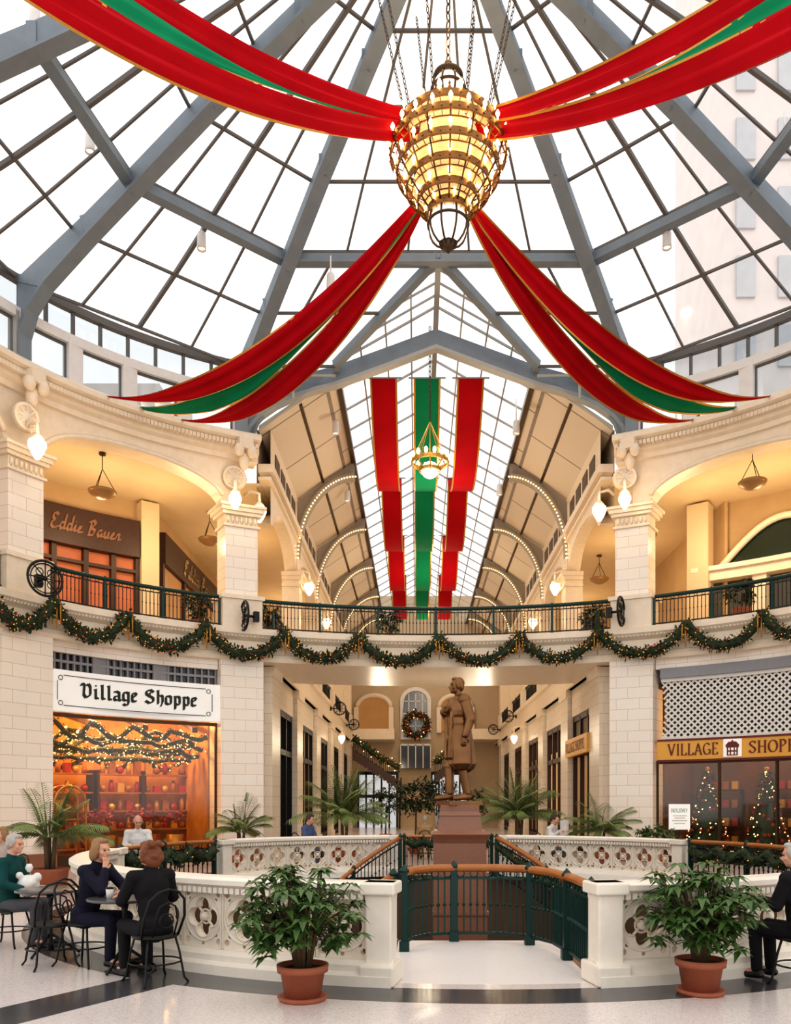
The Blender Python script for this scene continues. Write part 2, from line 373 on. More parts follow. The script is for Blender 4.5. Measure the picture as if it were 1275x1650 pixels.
for i in range(17):
    u=i/16; t=12+46*u; x,y=W(t,-.5-1.8*u); sp.append((x,y,-.0-2.2*u))
rail(sp,.95,'descending stair railing with wooden handrail right of statue',greenm,wood,black,1.4,.12,.06)
sp2=[(WX*2-x,y,z) for x,y,z in sp]; rail(sp2,.95,'descending stair railing with wooden handrail left of statue',greenm,wood,black,1.4,.12,.05)
rail([(-.3,10.3,-.1),(-1.3,10.35,-.75),(-2.6,10.4,-1.6)],.93,'short green railing descending left from front landing',greenm,wood,black,1.4,.14,.05)
for nm,x0,sg in (('left of front landing',-.24,-1),('right of front landing',1.74,1)):
    r=root('staircase',(x0,9,-1.5),'brown stone stair descending '+nm,'stairs')
    for i in range(7):
        m=MB(); xa=x0+sg*.28*i; m.bx(xa,xa+sg*.3,8.85,10.2,-.17*(i+1)-.17,-.17*(i+1)); mk('step',m,granite,r)
# ------------------------------------------------------------------ rotunda ring
T1,T2,T3=30.7,65.7,100.
mb=MB(); ring(mb,E,rect(-.02,4.0,6.12,7.04),-T3,T3,90); st('floor_upper',mb,trimm,'cream slab of the upper gallery','floor')
mb=MB(); ring(mb,E,[(-.02,6.1),(-.3,6.1),(-.34,6.2),(-.3,6.32),(-.2,6.36),(-.2,6.72),(-.3,6.78),(-.42,6.9),(-.42,7.08),(.1,7.08)],-T3,T3,90); o=st('trim_1',mb,trimm,'moulded cream fascia band under gallery railing','trim')
m=MB()
for i in range(330):
    t=-T3+2*T3*(i+.5)/330; x,y=E(t,-.33); m.ell((x,y,6.84),(.05,.05,.06),6,4)
mk('bead_moulding',m,trimm,o)
for sd in (-1,1):
    S=SN[sd]
    for T,nm in ((T1,'beside the corridor'),(T2,'at outer edge of the shop')):
        k=kd(T)
        x,y=E(sd*T,.2)
        r=root('stone_pier',(x,y,0),f'cream stone ground floor pier on {S}, {nm}','pier')
        hw=.66 if T==T1 else .72
        m=MB(); ring(m,E,rect(-.28,.7,0,6.1),sd*T-hw*k,sd*T+hw*k,4); mk('shaft',m,STN[sd],r)
        m=MB(); ring(m,E,rect(-.36,.75,0,.45),sd*T-(hw+.06)*k,sd*T+(hw+.06)*k,4); mk('base',m,granite,r)
        r=root('stone_column',(x,y,7.05),f'cream upper gallery column on {S}, {nm}','column')
        m=MB(); ring(m,E,rect(-.32,.5,7.05,7.96),sd*T-.62*k,sd*T+.62*k,4); ring(m,E,rect(-.38,.55,7.95,8.07),sd*T-.68*k,sd*T+.68*k,4); mk('pedestal',m,trimm,r)
        m=MB(); ring(m,E,rect(-.22,.5,8.07,10.15),sd*T-.5*k,sd*T+.5*k,4); mk('shaft',m,STN[sd],r)
        m=MB()
        for z0,z1,e in ((10.15,10.22,.06),(10.22,10.5,.0),(10.5,10.6,.1),(10.6,10.72,.16),(10.72,10.8,.22)): ring(m,E,rect(-.22-e,.5+e,z0,z1),sd*T-(.5+e)*k,sd*T+(.5+e)*k,4)
        for q in range(7):
            t=sd*T+(-.42+.14*q)*k; xx,yy=E(t,-.24); m.ell((xx,yy,10.36),(.055,.055,.12),6,5)
        mk('capital',m,trimm,r)
        m=MB(); xx,yy=E(sd*T,-.45); m.box((xx,yy,12.55),(.42,.5,.3),-rad(sd*T))
        for q in (-1,1):
            x2,y2=E(sd*T+q*.2*k,-.6); m.ell((x2,y2,12.35),(.16,.16,.2),10,6)
        m.ell((xx,yy,12.1),(.16,.16,.3),10,6)
        tag(mk('scroll_bracket',m,trimm),f'carved scroll bracket under cornice, {S} side, {nm}','bracket')
    m=MB(); p=P(418 if sd<0 else 977,1092,26); m.box((p.x+sd*.1,p.y,5.9),(.5,.5,.4)); m.ell((p.x+sd*.12,p.y,5.62),(.24,.24,.16),12,8); m.ell((p.x+sd*.2,p.y,5.35),(.17,.2,.26),12,8)
    tag(mk('scroll_bracket',m,trimm),f'carved scroll bracket under bridge over corridor mouth, {S}','bracket')
    def archw(ta,tb,name,label):
        m=MB(); n=48; k1,k2=kd(ta),kd(tb); vs=[]
        oa=ta+.5*k1*(1 if tb>ta else -1); ob=tb-.5*k2*(1 if tb>ta else -1)
        for i in range(n+1):
            t=ta+(tb-ta)*i/n; u=(t-oa)/(ob-oa); zl=10.8
            if 0<u<1: zl=10.8+1.0*(1-abs(2*u-1)**2.2)**.5
            for o_,z in ((-.12,zl),(-.12,12.95),(.45,12.95),(.45,zl)): x,y=E(t,o_); vs.append((x,y,z))
        m.add(vs,[(i*4+j,i*4+(j+1)%4,i*4+4+(j+1)%4,i*4+4+j) for i in range(n) for j in range(4)])
        st(name,m,trimm,label,'wall')
        m=MB()
        pts=[]
        for i in range(n+1):
            u=.01+.98*i/n; t=oa+(ob-oa)*u; z=10.8+1.0*(1-abs(2*u-1)**2.2)**.5; x,y=E(t,-.16); pts.append((x,y,z+.06))
        m.tube(pts,.08,6); st(f'trim_arch_{S}',m,trimm,f'moulded edge of the upper gallery arch on {S}, {name}','trim')
    archw(sd*T1,sd*T2,f'wall_{S}',f'cream wall with wide arch over upper gallery, {S} side'); archw(sd*T2,sd*T3,f'wall_{S}_outer',f'cream arch wall of gallery nearer camera, {S} side')
    m=MB(); ring(m,E,[(-.1,12.2),(-.22,12.2),(-.22,12.35),(-.34,12.42),(-.34,12.62),(-.6,12.74),(-.6,12.88),(-.5,12.96),(.3,12.96),(.3,12.2)],sd*T3,sd*(T1-2.6),60); o=st('trim_2',m,trimm,f'moulded cream cornice above gallery arches on {S}','trim')
    m=MB()
    for i in range(110):
        t=sd*(T1-2+(T3-T1)*i/110); x,y=E(t,-.42); m.box((x,y,12.6),(.1,.16,.12),-rad(t))
    mk('dentils',m,trimm,o)
    m=MB(); ring(m,E,rect(.4,4.4,11.88,11.98),sd*T3,sd*(T1-1),40); st('ceiling_gallery_'+S,m,plas,f'warm plaster gallery ceiling on {S}','ceiling')
    m=MB(); ring(m,E,rect(4.0,4.15,7.05,11.9),sd*T3,sd*38,40); st('wall_gallery_'+S,m,warmw,f'warm wall behind the upper gallery on {S}','wall')
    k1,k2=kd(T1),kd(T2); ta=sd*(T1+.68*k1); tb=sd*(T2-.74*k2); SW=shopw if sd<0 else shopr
    m=MB(); ring(m,E,rect(-.08,.4,5.8,6.12),ta,tb,24); st('wall_header_'+S,m,STN[sd],f'stone header above ground floor shop on {S}','wall')
    m=MB(); ring(m,E,rect(.2,.5,0,6.1),sd*(T2+.8*k2),sd*T3,20); st('wall_outer_'+S,m,STN[sd],f'stone ground floor wall nearer camera on {S}','wall')
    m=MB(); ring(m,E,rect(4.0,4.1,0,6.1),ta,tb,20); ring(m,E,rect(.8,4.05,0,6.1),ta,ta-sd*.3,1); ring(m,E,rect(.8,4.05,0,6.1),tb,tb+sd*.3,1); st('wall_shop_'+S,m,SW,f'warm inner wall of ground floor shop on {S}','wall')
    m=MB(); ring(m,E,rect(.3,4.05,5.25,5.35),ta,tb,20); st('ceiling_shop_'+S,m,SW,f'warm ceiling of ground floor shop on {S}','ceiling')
    zt=4.2 if sd<0 else 3.05
    m=MB(); ring(m,E,rect(.1,.12,.35,zt),ta,tb,20); o=st('window_shop_'+S,m,shopg,f'shop window glass on {S} ground floor','window')
    m=MB(); ring(m,E,rect(.02,.2,.0,.35),ta,tb,20); ring(m,E,rect(.04,.18,zt-.1,zt),ta,tb,20)
    for i in ((0,4) if sd<0 else (0,1.4,2.7,4)):
        t=ta+(tb-ta)*i/4; x,y=E(t,.1); m.box((x,y,zt/2),(.06,.1,zt),-rad(t))
    mk('window_frame',m,brassd,o)
ta,tb=-62.0,-34.4
m=MB(); ring(m,E,rect(.12,.16,5.2,5.85),ta,tb,20); o=st('window_transom',m,dglass,'dark transom windows above white shop sign','window')
m=MB(); ring(m,E,rect(.02,.14,5.55,5.62),ta,tb,20)
for i in range(27):
    t=ta+(tb-ta)*i/26; x,y=E(t,.06); m.box((x,y,5.5),(.05 if i%9 else .5,.08,.65),-rad(t))
mk('window_frame',m,gray,o)
# ------------------------------------------------------------------ lettering
BL={'V':(1.05,[[(.05,1.2),(.2,1.48),(.36,1.3),(.3,.3),(.5,0),(.85,.35),(.85,1.15),(.68,1.48),(.5,1.25)]]),
'i':(.55,[[(.1,.85),(.25,1),(.25,.1),(.4,0),(.5,.12)],[(.2,1.3),(.32,1.4)]]),'l':(.55,[[(.1,1.35),(.25,1.5),(.25,.1),(.4,0),(.5,.12)]]),
'a':(.78,[[(.1,.85),(.3,1),(.55,.85),(.55,.1),(.7,0)],[(.55,.55),(.15,.4),(.15,.12),(.3,0),(.55,.15)]]),
'g':(.75,[[(.55,.9),(.3,1),(.12,.85),(.12,.2),(.28,.05),(.55,.2)],[(.55,1),(.55,-.25),(.35,-.45),(.1,-.3)]]),
'e':(.64,[[(.5,.2),(.3,0),(.12,.15),(.12,.85),(.32,1),(.5,.8),(.12,.45)]]),'S':(.98,[[(.8,1.25),(.5,1.5),(.15,1.25),(.2,.95),(.75,.6),(.78,.25),(.45,0),(.1,.25)],[(.47,1.18),(.47,.92)]]),
'h':(.75,[[(.08,1.35),(.2,1.5),(.2,0)],[(.2,.8),(.42,1),(.58,.85),(.58,.2),(.42,-.25)]]),'o':(.72,[[(.12,.15),(.12,.85),(.33,1),(.55,.85),(.55,.15),(.33,0),(.12,.15)]]),
'p':(.76,[[(.08,.88),(.2,1),(.2,-.45)],[(.2,.85),(.4,1),(.58,.85),(.58,.15),(.38,0),(.2,.15)]]),' ':(.5,[])}
def se(x,y,w=.1): return [(x-w,y),(x+w,y)]
def ov(cx,cy,rx,ry,a0=0,a1=360,n=14): return [(cx+rx*cos(rad(a0+(a1-a0)*i/n)),cy+ry*sin(rad(a0+(a1-a0)*i/n))) for i in range(n+1)]
CP={'V':(.85,[[(.1,1),(.4,0)],[(.4,0),(.7,1)],se(.1,1),se(.7,1)]),'I':(.42,[[(.2,0),(.2,1)],se(.2,0),se(.2,1)]),'L':(.7,[[(.18,0),(.18,1)],se(.18,1),[(.08,0),(.6,0),(.6,.2)]]),
'A':(.85,[[(.1,0),(.4,1)],[(.4,1),(.7,0)],[(.22,.35),(.58,.35)],se(.1,0),se(.7,0)]),'G':(.85,[ov(.42,.5,.34,.5,40,330),[(.72,.05),(.72,.42),(.5,.42)]]),
'E':(.7,[[(.18,0),(.18,1)],[(.08,1),(.58,1),(.58,.85)],[(.18,.52),(.48,.52)],[(.08,0),(.6,0),(.6,.18)]]),
'S':(.65,[[(.52,.8),(.48,.95),(.3,1),(.12,.9),(.1,.72),(.28,.55),(.46,.42),(.52,.22),(.42,.04),(.26,0),(.1,.08),(.08,.22)]]),
'H':(.85,[[(.18,0),(.18,1)],[(.66,0),(.66,1)],[(.18,.52),(.66,.52)],se(.18,0),se(.18,1),se(.66,0),se(.66,1)]),'O':(.85,[ov(.42,.5,.34,.5)]),
'P':(.7,[[(.18,0),(.18,1)],se(.18,0),[(.08,1),(.4,1),(.56,.88),(.56,.66),(.4,.52),(.18,.5)]]),'D':(.8,[[(.18,0),(.18,1)],[(.08,1),(.4,1),(.66,.8),(.66,.2),(.4,0),(.08,0)]]),'Y':(.8,[[(.1,1),(.4,.5)],[(.7,1),(.4,.5),(.4,0)]]),' ':(.4,[])}
SCR={'E':(.75,[[(.55,.95),(.35,1.1),(.12,.95),(.15,.7),(.35,.58),(.1,.4),(.08,.15),(.3,0),(.75,.2)]]),'d':(.62,[[(.45,.5),(.2,.52),(.08,.25),(.2,0),(.45,.25)],[(.5,1.1),(.45,.1),(.62,.1)]]),
'i':(.35,[[(0,.15),(.15,.5),(.15,.08),(.35,.12)],[(.17,.72),(.2,.76)]]),'e':(.5,[[(0,.15),(.3,.35),(.25,.52),(.1,.35),(.15,.05),(.5,.12)]]),
'B':(.85,[[(.15,0),(.25,1.05)],[(.02,.9),(.4,1.12),(.62,.9),(.25,.56),(.65,.42),(.5,.05),(.1,.02)]]),'a':(.6,[[(.42,.48),(.2,.52),(.06,.25),(.2,0),(.42,.3),(.42,.06),(.6,.12)]]),
'u':(.6,[[(0,.3),(.1,.5),(.1,.1),(.3,.02),(.42,.5),(.42,.06),(.6,.12)]]),'r':(.5,[[(0,.15),(.15,.5),(.3,.45),(.28,.08),(.5,.15)]]),' ':(.4,[])}
def tw(text,font): return sum(font[c][0] for c in text)
def strokes(m,text,font,u0,v0,sx,sz,nib,mp,sh=0):
    cx=0
    for ch in text:
        w_,ss=font[ch]
        for s in ss:
            for p,q in zip(s,s[1:]):
                for nx,ny in (nib,(-nib[1]*.45,nib[0]*.45)):
                    c=[(p[0]-nx,p[1]-ny),(p[0]+nx,p[1]+ny),(q[0]+nx,q[1]+ny),(q[0]-nx,q[1]-ny)]
                    m.quad(*[mp(u0+(cx+x+sh*y)*sx,v0+y*sz) for x,y in c])
        cx+=w_
    return cx*sx
def words(text,font,u0,v0,sx,sz,nib,mp,mt,par,label,sh=0):
    cx=0
    for wd in text.split(' '):
        m=MB(); strokes(m,wd,font,u0+cx*sx,v0,sx,sz,nib,mp,sh); mk('lettering',m,mt,par,label=label); cx+=tw(wd+' ',font)
def emap(t0,sg,off):
    def f(u,z):
        t=t0; n=16
        for i in range(n): t+=sg*u/n*kd(t)
        x,y=E(t,off); return (x,y,z)
    return f
r=root('shop_sign',(*E(-48,-.2),4.2),'long white shop sign with black old style lettering on left','sign')
m=MB(); ring(m,E,rect(-.22,-.02,4.2,5.32),-62.4,-33.9,30); mk('board',m,signw,r,bev=.02)
LS=arcl(-62.4,-33.9)
u0=arcl(-62.4,t_of_px(129,-.235)); u1=arcl(-62.4,t_of_px(318,-.235))
words('Village Shoppe',BL,u0,4.63,(u1-u0)/tw('Village Shoppe',BL),.26,(.115,.12),emap(-62.4,1,-.235),inkb,r,'black blackletter shop name')
m=MB(); mp2=emap(-62.4,1,-.24)
for v in (4.36,5.16):
    a,b=.5,LS-.5; m.quad(*[mp2(a+(b-a)*i/20,v) for i in range(21)],*[mp2(b-(b-a)*i/20,v+.02) for i in range(21)])
for u in (.32,LS-.32): m.quad(mp2(u,4.5),mp2(u+.02,4.5),mp2(u+.02,5.02),mp2(u,5.02))
for u in (.42,LS-.42):
    for v in (4.43,5.1):
        for i in range(10):
            a=2*pi*i/10;b=2*pi*(i+1)/10; m.quad(*[mp2(u+rr_*cos(q),v+rr_*sin(q)) for rr_,q in ((.07,a),(.07,b),(.05,b),(.05,a))])
mk('border_line',m,inkb,r)
# right: lattice and yellow sign
ta,tb=34.9,62.0; L=arcl(ta,tb)
m=MB(); ring(m,E,rect(.3,.34,3.7,5.8),ta+.3,tb,20); st('wall_lattice_backing',m,mat('grey_backing',(.13,.13,.12),.8),'grey backing behind the white lattice','wall')
r=root('lattice_panel',(*E(48,.1),3.7),'white diagonal lattice panel above yellow sign on right','lattice')
m=MB(); mp=emap(ta,1,.1)
for s_ in (-1,1):
    for i in range(-10,40):
        u0=i*.19
        a=(u0,3.72) if s_>0 else (u0,5.42); b=(u0+1.7,5.42) if s_>0 else (u0+1.7,3.72)
        pts=[]
        for q in range(11):
            u=a[0]+(b[0]-a[0])*q/10; v=a[1]+(b[1]-a[1])*q/10
            if -.02<=u<=L: pts.append(mp(u,v))
        if len(pts)>1: m.tube(pts,.038,4,sm=False,flat=.6)
mk('lattice_slats',m,latm,r)
m=MB(); ring(m,E,rect(.0,.2,5.42,5.52),ta,tb,20); mk('top_frame',m,latm,r)
m=MB(); ring(m,E,rect(.0,.2,3.69,3.76),ta,tb,20); mk('bottom_frame',m,latm,r)
m=MB(); ring(m,E,rect(-.1,.25,5.52,5.82),ta,tb,20); st('trim_3',m,gray,'grey soffit strip above lattice','trim')
r=root('shop_sign',(*E(48,-.2),3.04),'long yellow shop sign with dark red capitals under lattice','sign')
t0=34.6
m=MB(); ring(m,E,rect(-.14,.0,3.04,3.66),t0,62.0,24); mk('board',m,yel,r)
def uu(px): return arcl(t0,t_of_px(px,-.16))
mp=emap(t0,1,-.16); a,b=uu(1076),uu(1158); sx=(b-a)/tw('VILLAGE',CP)
words('VILLAGE',CP,a,3.19,sx,.33,(.075,.03),mp,inkr,r,'dark red capital letters')
a,b=uu(1207),uu(1284); words('SHOPPE',CP,a,3.19,(b-a)/tw('SHOPP',CP),.33,(.075,.03),mp,inkr,r,'dark red capital letters')
a,b=uu(1166),uu(1196); mp=emap(t0,1,-.165); m=MB()
m.quad(mp(a,3.1),mp(b,3.1),mp(b,3.61),mp(a,3.61)); mk('emblem_panel',m,signw,r)
mp=emap(t0,1,-.175); m=MB(); ws=b-a; X=lambda f:a+ws*f
for f0,z0,f1,z1 in ((.15,3.36,.85,3.42),(.2,3.14,.28,3.38),(.72,3.14,.8,3.38),(.36,3.14,.43,3.36),(.57,3.14,.64,3.36),(.2,3.24,.8,3.28),(.2,3.13,.8,3.16)): m.quad(mp(X(f0),z0),mp(X(f1),z0),mp(X(f1),z1),mp(X(f0),z1))
m.quad(mp(X(.1),3.42),mp(X(.9),3.42),mp(X(.7),3.53),mp(X(.3),3.53)); m.quad(mp(X(.43),3.53),mp(X(.57),3.53),mp(X(.5),3.59)); mk('house_emblem',m,inkr,r)
m=MB(); ring(m,E,rect(-.17,.0,3.62,3.67),t0,62.0,24); mk('top_border',m,inkr,r)
m=MB(); ring(m,E,rect(-.17,.0,3.0,3.06),t0,62.0,24); mk('bottom_border',m,inkr,r)
# upper gallery shop fronts, left
r=root('upper_shop',(*E(-45,3.9),7.05),'upper gallery shop with dark sign band and reddish lit interior, left','shop')
m=MB(); ring(m,E,rect(3.55,3.95,9.9,11.1),-54,-39.4,16); mk('sign_band',m,dwood,r)
m=MB(); ring(m,E,rect(3.9,3.93,7.1,9.9),-54,-39.4,16); mk('lit_display',m,mat('lit_red_shop',(.5,.11,.035),.5,c2=(.12,.02,.01),sc_=1.6,e=.3,ec=(.8,.22,.06)),r)  # flat panel, its emission stands in for the lit shop interior
m=MB()
for t in (-54,-50,-46,-42.5,-39.4): x,y=E(t,3.8); m.box((x,y,8.5),(.16,.2,2.9),-rad(t))
ring(m,E,rect(3.7,3.9,9.4,9.5),-54,-39.4,16); mk('mullions',m,dwood,r)
ta=t_of_px(80,3.52); tb=t_of_px(194,3.52)
words('Eddie Bauer',SCR,0,10.3,arcl(ta,tb)/tw('Eddie Bauer',SCR),.46,(.085,.085),emap(ta,1,3.52),dullg,r,'dim salmon cursive shop name',.25)
m=MB(); x,y=E(-38,3.8); m.box((x,y,9.4),(.6,.5,4.8),rad(38)); st('trim_4',m,plas,'plain pilaster between the two upper shops on left','pilaster')
r=root('upper_shop',(-9.1,31,7.05),'slanting upper shop front facing the corridor with dark sign, left','shop')
m=MB(); m.bx(-9.15,-8.85,28.4,36.5,10.2,11.3); mk('sign_band',m,dwood,r)
m=MB(); m.bx(-9.1,-9.02,28.4,36.5,7.1,10.2); mk('lit_display',m,mat('lit_tan_shop',(.4,.2,.07),.5,c2=(.12,.05,.02),sc_=1.5,e=.2,ec=(.9,.4,.12)),r)  # emissive panel in place of a lit interior behind the front
words('Eddie Bauer',SCR,30.6,10.46,.72,.56,(.09,.09),lambda u,v:(-8.83,u,v),paleg,r,'pale gold cursive shop name',.2)
m=MB()
for y in (28.4,31,33.5,36.4): m.bx(-9.12,-8.9,y-.1,y+.1,7.05,10.2)
mk('mullions',m,dwood,r)
# upper shop right with fanlight
r=root('upper_shop',(*E(46,3.9),7.05),'upper gallery shop with pale pediment and dark arched fanlight, right','shop')
m=MB(); tc=46
pts=[(tc-8+16*i/20,9.55+1.35*sin(pi*i/20)) for i in range(21)]
vs=[E(t,3.75)+(z,) for t,z in pts]; m.quad(*vs); mk('fanlight',m,mat('green_black_glass',(.012,.03,.025),.15),r)
m=MB(); m.tube([E(t,3.65)+(z+.08,) for t,z in pts],.12,6); mk('arch_frame',m,trimm,r)
m=MB(); ring(m,E,rect(3.45,3.95,9.2,9.55),tc-11,tc+9,14); ring(m,E,rect(3.3,3.95,9.5,9.65),tc-11.4,tc+9.4,14); mk('lintel',m,trimm,r)
for t in (tc-10,tc-3,tc+4,tc+8.5): x,y=E(t,3.75); mk('pilaster',MB().box((x,y,8.15),(.45,.35,2.2),-rad(t)),trimm,r)
m=MB(); ring(m,E,rect(3.9,3.94,7.1,9.2),tc-9.5,tc+8.5,14); mk('dark_display',m,mat('olive_glass',(.06,.05,.02),.25),r)
m=MB(); x,y=E(35.5,3.6); m.box((x,y,9.4),(.7,.6,4.8),-rad(36)); st('trim_8',m,plas,'plain pilaster at corner of right gallery wall','pilaster')
# ------------------------------------------------------------------ corridor
YC=[25.9,31.8,37.9,44.0,50.1,56.2]; YE=60.
ZW=13.75
RBM=meshof(MB().ell((0,0,0),.032,6,4),bulbs_,'bulb')
for sd in (-1,1):
    S=SN[sd]; xs=.6+sd*5.3
    m=MB(); m.bx(xs,xs+sd*4.4,26.5,YE,6.3,7.03); st('floor_walkway_'+S,m,trimm,f'upper walkway slab along {S} of corridor','floor')
    m=MB(); m.bx(xs+sd*.3,xs+sd*4.4,25.8,YE,11.92,12.0); st('ceiling_walkway_'+S,m,plas,f'warm ceiling of upper walkway along {S} of corridor','ceiling')
    m=MB(); m.bx(xs+sd*4.4,xs+sd*4.5,27,YE,7.0,12); st('wall_walkway_'+S,m,warmw,f'warm wall along upper walkway on {S}','wall')
    m=MB(); m.bx(xs+sd*.35,xs+sd*.5,26.2,YE,0,6.4); st('wall_corridor_'+S,m,cor,f'pale stone ground wall along {S} of corridor','wall')
    m=MB(); m.bx(xs-sd*.1,xs+sd*.5,25.6,YE,6.1,7.05); m.bx(xs-sd*.22,xs+sd*.4,25.6,YE,6.9,7.08); m.bx(xs-sd*.18,xs+sd*.4,25.6,YE,6.1,6.22); st('trim_5',m,trimm,f'moulded fascia along {S} of corridor','trim')
    m=MB()
    for a,b in zip(YC,YC[1:]+[61.5]):
        vs=[];n=20
        for i in range(n+1):
            y=a+(b-a)*i/n; u=(y-a-.5)/(b-a-1); zl=10.75
            if 0<u<1: zl=10.75+.95*(1-abs(2*u-1)**2.2)**.5
            for x_,z in ((xs,zl),(xs,ZW),(xs+sd*.45,ZW),(xs+sd*.45,zl)): vs.append((x_,y,z))
        m.add(vs,[(i*4+j,i*4+(j+1)%4,i*4+4+(j+1)%4,i*4+4+j) for i in range(n) for j in range(4)])
    m.bx(xs-sd*.18,xs+sd*.3,25.4,YE,12.2,12.45); m.bx(xs-sd*.1,xs+sd*.3,25.4,YE,11.95,12.05)
    st('wall_arcade_'+S,m,trimm,f'cream arcade of arches along upper {S} of corridor','wall')
    m=MB()
    for a,b in zip(YC,YC[1:]):
        for q in range(4): y=a+1.2+(b-a-2.4)*q/3; m.bx(xs-sd*.03,xs+sd*.1,y-.4,y+.4,12.6,13.3)
    st('window_attic_'+S,m,mat('attic_grille_'+S,(.1,.075,.05),.5),f'row of dark attic openings above {S} arcade','window')
    for i,y in enumerate(YC):
        if i:
            r=root('corridor_column',(xs,y,7.05),f'cream corridor column on {S}, {ORD[i-1]} beyond the rotunda','column','columns along the corridor')
            m=MB(); m.bx(xs-sd*.12,xs+sd*.55,y-.42,y+.42,7.9,10.2); mk('shaft',m,trimm,r)
            m=MB(); m.bx(xs-sd*.2,xs+sd*.55,y-.52,y+.52,7.05,7.9); mk('pedestal',m,trimm,r)
            m=MB()
            for z0,z1,e in ((10.2,10.3,.08),(10.3,10.46,0),(10.45,10.6,.1),(10.6,10.75,.18)): m.bx(xs-sd*(.12+e),xs+sd*.55,y-.42-e,y+.42+e,z0,z1)
            mk('capital',m,trimm,r)
        r=root('pilaster',(xs,y,0),f'pale stone ground floor pilaster on {S} of corridor, {ORD[i]} from front','pilaster','pilasters along the corridor')
        yy=y if i else 26.4
        m=MB(); m.bx(xs-sd*.1,xs+sd*.34,yy-.75,yy+.75,.3,5.8); mk('shaft',m,cor,r)
        mk('base',MB().bx(xs-sd*.16,xs+sd*.34,yy-.8,yy+.8,0,.3),trimm,r); mk('capital',MB().bx(xs-sd*.18,xs+sd*.34,yy-.82,yy+.82,5.8,6.1),trimm,r)
    for i,(a,b) in enumerate(zip(YC,YC[1:])):
        a2=a+1.2; b2=b-.85
        r=root('shop_window',(xs,(a2+b2)/2,0),f'dark framed shop window on {S} of corridor, {ORD[i]} from front','shop window','shop windows along the corridor')
        if i==0 and sd<0: gm=dglass
        else: gm=mat(f'lit_display_{S}_{i}',(.6,.36,.14),.4,c2=(.1,.05,.03),sc_=.9,e=.4 if i%2==(sd>0) else .2,ec=(.9,.55,.25))  # emission in the pane stands in for lighting inside the shop
        m=MB(); m.bx(xs+sd*.25,xs+sd*.3,a2,b2,.4,5.0 if sd<0 else 4.0); mk('glass',m,gm,r)
        m=MB()
        for q in range(4): y=a2+(b2-a2)*q/3; m.bx(xs+sd*.1,xs+sd*.32,y-.06,y+.06,.0,5.0)
        for z in (.2,3.6,4.95): m.bx(xs+sd*.1,xs+sd*.32,a2,b2,z-.1,z+.1)
        mk('frame',m,black if sd<0 else dwood,r)
        mk('header',MB().bx(xs+sd*.05,xs+sd*.32,a2,b2,5.05,6.1),cor,r)
        if i==0 and sd>0:
            m=MB(); m.bx(xs+sd*.2,xs+sd*.26,a2,b2,4.05,5.05); mk('screen',m,mat('olive_screen',(.25,.2,.12),.7,sc_=60),r)
        rail([(xs,a+.45,7.08),(xs,b-.45,7.08)],.9,f'dark railing of upper walkway on {S}, {ORD[i]} from front',greenm,greenm,black,1.9,.16,group='walkway railings along the corridor',name='balcony_railing')
    m=MB(); y0=25.5; xo=xs+sd*.3
    m.add([(xo,y0,13.55),(xs-sd*2.2,y0,15.25),(xs-sd*2.2,YE,15.25),(xo,YE,13.55),(xo,y0,13.7),(xs-sd*2.2,y0,15.4),(xs-sd*2.2,YE,15.4),(xo,YE,13.7)],[(0,1,2,3),(4,5,6,7),(0,1,5,4),(1,2,6,5),(2,3,7,6),(3,0,4,7)])
    st('ceiling_cove_'+S,m,cove,f'beige panelled sloping ceiling on {S} of corridor skylight','ceiling')
    m=MB(); m.bar((xs-sd*1.0,25.6,14.45),(xs-sd*1.0,YE,14.45),.1); m.bar((xs-sd*2.2,25.6,15.2),(xs-sd*2.2,YE,15.2),.16); st('trim_9',m,brassd,f'dark battens along sloping ceiling on {S}','trim')
    for i in range(1,6):
        y=25.9+6.1*i-.2
        r=root('ceiling_rib',(xs,y,11.5),f'curved grey beige ceiling rib edged with bulbs on {S}, {ORD[i-1]} beyond gable','rib','curved corridor ceiling ribs')
        lo=[];hi=[]
        for q in range(15):
            a=pi/2*q/14; x=xs-sd*2.25*(1-cos(a)); lo.append((x,11.4+3.2*sin(a))); hi.append((x,13.6+1.62*abs(x-xs)/2.25))
        m=MB(); vs=[]
        for q in range(15):
            for yy in (y-.1,y+.1): vs.append((lo[q][0],yy,lo[q][1])); vs.append((hi[q][0],yy,max(hi[q][1],lo[q][1]+.05)))
        m.add(vs,[(q*4+c_,q*4+d,q*4+4+d,q*4+4+c_) for q in range(14) for c_,d in ((0,1),(1,3),(3,2),(2,0))]); mk('web',m,coved,r)
        m=MB(); m.tube([(x,y,z) for x,z in lo],.1,4,sm=False,flat=3.2); mk('flange',m,coved,r)
        for q in range(0,33):
            a=pi/2*q/32; share('bulb',RBM,(xs-sd*(2.25*(1-cos(a))+.05),y-.25,11.37+3.17*sin(a)),r)
m=MB(); m.bx(-13,14,YE,YE+.3,0,17.2); st('wall_back',m,endw,'cream end wall of the corridor','wall')
def xw(px,Y=59.8): return (px-HX)*Y/F
def zw(py,Y=59.8): return CH+(HY-py)*Y/F
r=root('window_1',(0,59.9,6),'tall arched window with wreath in corridor end wall','window',kind='structure')
pts=[(xw(648),zw(1190)),(xw(692),zw(1190)),(xw(692),zw(1130))]+[(xw(670)+1.01*cos(pi*i/12),zw(1130)+.9*sin(pi*i/12)) for i in range(13)]+[(xw(648),zw(1130))]
m=MB(); m.quad(*[(x,59.85,z) for x,z in pts]); mk('pane',m,mat('grey_end_glass',(.08,.1,.11),.2,e=.05,ec=(.6,.7,.8)),r)
m=MB(); m.tube([(x,59.8,z) for x,z in pts],.2,4,closed=True,sm=False)
